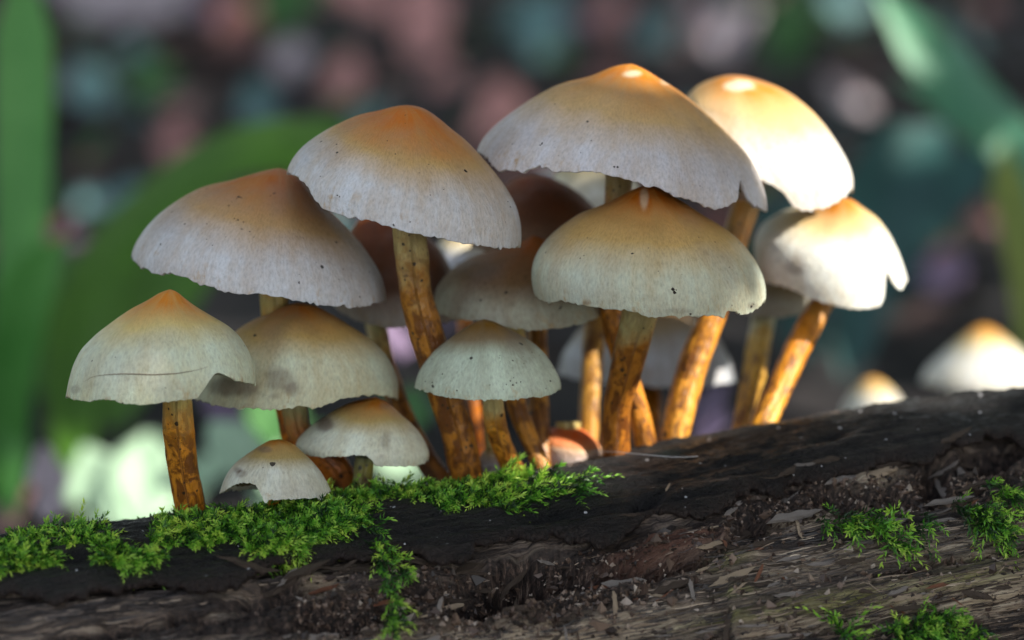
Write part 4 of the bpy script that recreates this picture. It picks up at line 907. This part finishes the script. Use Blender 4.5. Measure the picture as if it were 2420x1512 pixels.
def px_leaf(kind, px, py, wpx, tilt=0.6, y=None):
    """a leaf on the ground under a photo pixel (or propped on litter at depth y)"""
    g = ground_at(px, py, ZG - 0.01) if y is None else P(px, py, y)
    size = wpx * KPX * (g[1] - CAM[1]) / DIST
    z = float(ground_z(g[0], g[1])) + 0.25 * size if y is None else g[2]
    leaf(kind, (g[0], g[1], z), size, random.uniform(-1.2, 1.2), tilt + random.uniform(-.2, .2), random.uniform(-.4, .4))
for a in [('grey', 250, 20, 200), ('grey', 400, 30, 230), ('grey', 330, 70, 150), ('pink', 845, 30, 200), ('pink', 1000, 60, 190), ('pink', 1010, 120, 140), ('teal', 1275, 80, 190), ('teal', 1290, 130, 150), ('pink', 815, 185, 130), ('pink', 1190, 235, 180),
          ('pink', 1150, 290, 120), ('pink', 415, 320, 130), ('teal', 210, 210, 160), ('green', 690, 40, 200), ('grey', 1720, 110, 170), ('teal', 1560, 110, 130), ('grey', 2000, 230, 150), ('teal', 610, 235, 120), ('brown', 560, 110, 180),
          ('teal', 870, 290, 120), ('brown', 2270, 480, 150), ('brown', 330, 610, 200), ('purple', 2230, 640, 150), ('brown', 90, 560, 160), ('pink', 30, 1130, 120), ('grey', 690, 140, 110), ('green', 1900, 120, 200), ('green', 1850, 60, 160), ('pink', 1440, 60, 110), ('brown', 1440, 180, 150), ('grey', 1640, 30, 110)]:
    px_leaf(a[0], a[1], a[2], a[3] * 1.25, tilt=0.75)
for i in range(46):
    k_ = random.choice(('pink', 'teal', 'teal', 'green', 'green', 'purple', 'brown', 'brown', 'grey'))
    px_leaf(k_, random.uniform(-40, 2460), random.uniform(-20, 620), random.uniform(90, 190), tilt=0.7)
for a in [('mint', 330, 1150, 299, .6, .48), ('mint', 230, 1160, 276, .6, .48), ('mint', 420, 1180, 229, .6, .48), ('mint', 660, 1150, 252, .6, .48), ('mint', 330, 1185, 229, .6, .48), ('mint', 250, 1215, 195, .6, .48), ('mint', 620, 1105, 252, .6, .48), ('mint', 560, 1060, 200, .6, .30), ('mint', 470, 1130, 206, .6, .48), ('mint', 930, 1090, 195, .6, .48), ('green', 950, 1000, 230, .7, .34), ('purple', 530, 970, 170, .7, .36), ('purple', 925, 800, 170, .7, .45), ('purple', 1680, 960, 170, .7, .32),
          ('purple', 1690, 1010, 130, .6, .30), ('grey', 110, 1120, 170, .6, .34), ('grey', 120, 1190, 130, .5, .30), ('purple', 1075, 760, 150, .7, .5), ('green', 640, 1000, 230, .7, .5), ('green', 720, 1080, 180, .6, .45)]:
    px_leaf(*a)
ks = ['brown', 'brown', 'dark', 'dark', 'dark', 'green', 'teal', 'purple', 'brown', 'pink']
nl = 0
for i in range(900):
    if nl >= 190: break
    yy = random.uniform(0.35, 1) ** 1.6 * 5.2 ; xx = random.uniform(-1, 1) * (0.23 * (yy + 0.62))
    leaf(random.choice(ks), (xx, yy, float(ground_z(xx, yy)) + 0.008), random.uniform(.04, .085), random.uniform(0, 6.28), random.gauss(0.2, .35), random.gauss(0, .35)); nl += 1

# the rest of the leaf litter, uncountable
def litter(n=6000):
    rng = np.random.default_rng(91)
    x = rng.uniform(-3.5, 3.5, n); y = rng.uniform(-1.2, 7.0, n); k = ~((np.abs(y) < 0.24) & (np.abs(x) < 0.5)) & ~((np.abs(x) < 0.3) & (y < -0.2)); x, y = x[k], y[k]; n = len(x)
    p = np.stack([x, y, ground_z(x, y) + 0.006], -1)
    nm = np.array([0, 0, 1.]) + rng.normal(0, .3, (n, 3)); nm /= np.linalg.norm(nm, axis=1, keepdims=True)
    ta = np.cross(nm, rng.normal(size=(n, 3))); ta /= np.linalg.norm(ta, axis=1, keepdims=True); tb = np.cross(nm, ta)
    sh = np.array([(0, -.5, .04), (.24, -.2, .06), (.28, .1, .06), (.14, .36, .02), (0, .5, -.05), (-.14, .36, .02), (-.28, .1, .06), (-.24, -.2, .06), (0, 0, 0)]); sz = rng.uniform(.03, .07, n)
    V = p[:, None] + sz[:, None, None] * (sh[None, :, :1] * ta[:, None] + sh[None, :, 1:2] * tb[:, None] + sh[None, :, 2:] * nm[:, None])
    f = np.array([(8, i, (i + 1) % 8) for i in range(8)]); F = (np.arange(n)[:, None, None] * 9 + f).reshape(-1, 3).astype(np.int32)
    N = NT('litter'); N.col(N.ramp(N.attr('t'), [(0.0, (0.006, 0.005, 0.006)), (0.45, (0.018, 0.011, 0.012)), (0.7, (0.05, 0.025, 0.024)), (0.82, (0.018, 0.045, 0.022)), (0.92, (0.03, 0.06, 0.065)), (1.0, (0.16, 0.09, 0.08))])); N.rough(0.6)
    obj('leaf_litter', mesh('leaf_litter', V.reshape(-1, 3), F, dict(t=np.repeat(rng.uniform(0, 1, n), 9))), N.m, label='dark decaying leaf litter strewn over the forest floor', category='leaf litter', kind='stuff')
litter()

# green plants
def blade_mesh(pts, Y0, Y1, mat, name='blade'):
    """an arching strap leaf with a folded midrib and a thickness, centreline and width from photo pixels"""
    pts = np.array(pts, float); n = 40
    q = resample(pts, n); q = smooth1(q, 6); Y = np.linspace(Y0, Y1, n)
    C = P(q[:, 0], q[:, 1], Y); hw = q[:, 2] / 2 * KPX * (Y - CAM[1]) / DIST
    hw = hw * np.clip(np.sin(np.pi * np.linspace(0.06, 0.985, n)) * 2.2, 0.05, 1)
    tg = np.gradient(C, axis=0); tg /= np.linalg.norm(tg, axis=1, keepdims=True)
    sd = np.cross(tg, [0, -0.85, 0.5]); sd /= np.linalg.norm(sd, axis=1, keepdims=True); nm = np.cross(sd, tg)
    u = np.linspace(-1, 1, 7)
    V = C[:, None] + sd[:, None] * (hw[:, None] * u)[..., None] + nm[:, None] * (hw[:, None] * 0.28 * np.abs(u))[..., None]
    V = V.reshape(-1, 3); F = grid_faces(n, 7, False); k = len(V)
    nmr = np.repeat(nm, 7, 0) * 0.0006
    V2 = np.concatenate([V, V - nmr]); F2 = np.concatenate([F, F[:, ::-1] + k])
    return V2, F2, C[0]
def to_ground(px, y):
    yy = 600
    while P(px, yy, y)[2] > ZG - 0.02: yy += 3
    return yy
def plant(label, blades, mat):
    root = None
    for (pts, Y0, Y1) in blades:
        V, F, b = blade_mesh(pts, Y0, Y1, mat)
        if root is None: base = b; root = thing('strap_leaf_plant', label, 'plant', tuple(b), 'green plants behind the log')
        obj('blade', mesh('blade', V - base, F), mat, root)
GA = simple_mat('blade_green', (0.09, 0.32, 0.06), (0.15, 0.42, 0.10), 20, 0.45, 0, 0.3)
GB = simple_mat('blade_moss_green', (0.12, 0.30, 0.03), (0.07, 0.19, 0.02), 20, 0.45, 0, 0.3)
GC = simple_mat('blade_teal', (0.13, 0.36, 0.18), (0.10, 0.30, 0.20), 20, 0.4, 0, 0.3)
GD = simple_mat('blade_yellow', (0.30, 0.38, 0.08), (0.22, 0.30, 0.07), 20, 0.45, 0, 0.3)
GE = simple_mat('blade_dark_teal', (0.04, 0.13, 0.12), (0.025, 0.08, 0.08), 20, 0.5, 0, 0.2)
GF_ = simple_mat('blade_forest', (0.06, 0.18, 0.03), (0.035, 0.12, 0.02), 20, 0.5, 0, 0.2)
plant('upright broad green strap leaves rising from the floor near the mossy log end', [([(30, to_ground(30, .45), 60), (40, 800, 90), (55, 500, 130), (60, 200, 140), (50, -120, 120)], .45, .50), ([(0, to_ground(0, .47), 60), (20, 900, 120), (60, 720, 150), (110, 620, 120), (160, 560, 80)], .47, .42)], GA)
plant('arching moss green leaf bending over behind the broad tilted cap', [([(180, to_ground(180, .50), 80), (170, 850, 150), (210, 700, 150), (290, 560, 120), (380, 470, 110), (500, 380, 120), (650, 345, 140), (800, 355, 150), (960, 390, 130)], .50, .55), ([(260, to_ground(260, .62), 80), (330, 800, 180), (420, 620, 200), (520, 520, 180), (640, 470, 150)], .62, .66)], GB)
plant('light green strap leaves slanting down behind the sunlit white cap', [([(2560, to_ground(2560, .60), 70), (2500, 520, 110), (2400, 350, 130), (2280, 230, 140), (2170, 100, 130), (2060, -40, 110)], .60, .66), ([(2600, to_ground(2600, .70), 70), (2480, 450, 120), (2330, 300, 130), (2200, 220, 90), (2120, 190, 60)], .70, .75)], GC)
plant('yellowish green upright leaf beside the slanting strap leaves', [([(2450, to_ground(2450, .55), 60), (2430, 700, 80), (2400, 520, 90), (2375, 420, 90), (2380, 330, 60)], .55, .57)], GD)
plant('dark teal leaves low behind the white caps', [([(2000, to_ground(2000, .75), 80), (2050, 600, 180), (2090, 480, 220), (2150, 380, 220), (2230, 300, 160)], .75, .80), ([(1900, to_ground(1900, .8), 80), (1880, 640, 160), (1860, 540, 180), (1880, 450, 140)], .80, .82), ([(2050, to_ground(2050, .9), 60), (2150, 560, 120), (2260, 430, 140), (2330, 340, 120)], .9, .95)], GE)
plant('dark forest green leaves in shade at the mossy log end', [([(120, to_ground(120, .7), 100), (110, 850, 220), (90, 700, 260), (60, 580, 200)], .70, .72), ([(330, to_ground(330, .8), 100), (360, 900, 220), (330, 760, 240), (260, 680, 180)], .80, .82)], GF_)

# ------------------------------------------------------------------ unseen branch added to dapple the sun (above the frame)
def branch():
    rng = np.random.default_rng(5)
    dist = 1.3
    e1 = np.cross(SUN_TO, [0, 0, 1.]); e1 /= np.linalg.norm(e1); e2 = np.cross(e1, SUN_TO)
    c0 = np.array([0, 0.02, 0.2])
    sun_gaps = [(P(1950, 420, .040), .027), (P(2000, 640, .045), .026), (P(1620, 965, .02), .007), (P(1825, 960, .025), .010), (P(1500, 178, .012), .004), (P(1750, 200, .045), .006), 
             (P(1290, 1150, -.01), .006), (P(330, 1170, .48), .04), (P(620, 1110, .48), .035), (P(2330, 850, .27), .03), (P(2062, 940, .24), .022)]  # leaves are cleared towards the sun so light lands on these spots
    pts = []
    gxy = np.arange(-0.62, 0.62, 0.0185)
    for a in gxy:
        for b in gxy:
            for _ in range(2): pts.append((a + rng.normal(0, .006), b + rng.normal(0, .006)))
    pts = np.array(pts); nfine = len(pts)
    ca, cb = np.meshgrid(np.arange(-3.6, .7, .055), np.arange(-.7, 2.0, .055)); ca, cb = ca.ravel() + rng.normal(0, .02, ca.size), cb.ravel() + rng.normal(0, .02, ca.size)
    k = ((np.abs(ca) > .6) | (np.abs(cb) > .6)) & (rng.uniform(0, 1, len(ca)) < .86); pts = np.concatenate([pts, np.stack([ca[k], cb[k]], -1)])
    pos = c0 + SUN_TO * dist + pts[:, :1] * e1 + pts[:, 1:] * e2 + SUN_TO * rng.uniform(-.12, .12, (len(pts), 1))
    keep = np.ones(len(pos), bool); big = np.arange(len(pos)) >= nfine
    for hp, hr in sun_gaps:
        v = pos - hp; d = np.linalg.norm(v - (v @ SUN_TO)[:, None] * SUN_TO, axis=1); keep &= d > hr + np.where(big, 0.04, 0.013)
    pos = pos[keep]; big = big[keep]; n = len(pos)
    shape = np.array([(0, -.5, 0), (.26, -.2, .05), (.3, .1, .05), (.16, .35, .02), (0, .5, -.04), (-.16, .35, .02), (-.3, .1, .05), (-.26, -.2, .05), (0, 0, 0)])
    sz = rng.uniform(.038, .046, n) * np.where(big, 2.9, 1)
    nm = SUN_TO + rng.normal(0, .22, (n, 3)); nm /= np.linalg.norm(nm, axis=1, keepdims=True)
    ta = np.cross(nm, rng.normal(size=(n, 3))); ta /= np.linalg.norm(ta, axis=1, keepdims=True); tb = np.cross(nm, ta)
    V = pos[:, None] + sz[:, None, None] * (shape[None, :, :1] * ta[:, None] + shape[None, :, 1:2] * tb[:, None] + shape[None, :, 2:] * nm[:, None])
    f = np.array([(8, i, (i + 1) % 8) for i in range(8)]); F = (np.arange(n)[:, None, None] * 9 + f).reshape(-1, 3).astype(np.int32)
    base = c0 + SUN_TO * dist + e1 * 0.9
    root = thing('added_shade_branch', 'unseen leafy branch added to shade the log and let sun patches through', 'branch', tuple(base))
    obj('shade_foliage', mesh('shade_foliage', V.reshape(-1, 3) - base, F), simple_mat('shade_leaf', (0.05, 0.11, 0.03), (0.07, 0.14, 0.04), 40, 0.5, 0, 0.12), root, kind='stuff')
    ln = np.linspace(0, 1, 16); W = base + np.outer(ln, -e1 * 1.5) + np.outer(np.sin(ln * 5) * .03 - 0.48, e2) + SUN_TO * 0.14
    th = np.arange(8) / 8 * 6.283; V = W[:, None] + (0.014 * (1 - .7 * ln))[:, None, None] * (np.cos(th)[None, :, None] * e2 + np.sin(th)[None, :, None] * SUN_TO)
    obj('added_twig', mesh('added_twig', V.reshape(-1, 3) - base, grid_faces(16, 8)), CH[2], root)
branch()

# ------------------------------------------------------------------ the wood around the clearing, behind and beside the log
def wood_edge():
    rng = np.random.default_rng(77)
    BK = simple_mat('tree_bark', (0.06, 0.045, 0.035), (0.10, 0.08, 0.06), 12, 0.8, 0.01)
    LV = simple_mat('tree_leaf', (0.035, 0.09, 0.02), (0.06, 0.13, 0.03), 3, 0.5, 0, 0.15)
    lab = ['slim woodland tree in full leaf at the edge of the clearing behind the log', 'stout woodland tree in full leaf at the edge of the clearing behind the log']
    for i in range(13):
        az = R_(-105 + i * 15); d = rng.uniform(8.0, 10.5)
        b = np.array([math.sin(az) * d, math.cos(az) * d, 0]); b[2] = float(ground_z(b[0], b[1])) - 0.05
        st_ = i % 2; h = rng.uniform(9, 11); r0 = 0.13 + 0.10 * st_
        root = thing('woodland_tree', lab[st_], 'tree', tuple(b), 'trees around the clearing')
        n = 14; t_ = np.linspace(0, 1, n); th = np.arange(10) / 10 * 6.283
        cx = np.cumsum(rng.normal(0, .06, n)); cy = np.cumsum(rng.normal(0, .06, n))
        V = np.stack([cx[:, None] + np.outer(r0 * (1.25 - t_), np.cos(th)), cy[:, None] + np.outer(r0 * (1.25 - t_), np.sin(th)), np.outer(t_ * h, th * 0 + 1)], -1)
        obj('trunk', mesh('trunk', V.reshape(-1, 3), grid_faces(n, 10)), BK, root)
        m = 1500; c = rng.normal(size=(60, 3)) * (1.0, 1.0, 2.3) + (0, 0, 5.0); c[:, 2] = np.clip(c[:, 2], .8, h)
        p = c[rng.integers(0, 60, m)] + rng.normal(0, .38, (m, 3)); p[:, 2] = np.maximum(p[:, 2], 0.2)
        a = rng.normal(size=(m, 3)); a /= np.linalg.norm(a, axis=1, keepdims=True); q = np.cross(a, rng.normal(size=(m, 3))); q /= np.linalg.norm(q, axis=1, keepdims=True)
        s_ = rng.uniform(.16, .3, m)[:, None]
        V = np.stack([p - a * s_, p + q * s_ * .45 , p + a * s_, p - q * s_ * .45], 1).reshape(-1, 3)
        obj('crown', mesh('crown', V, (np.arange(m)[:, None] * 4 + np.arange(4)).astype(np.int32), smooth=False), LV, root)
wood_edge()
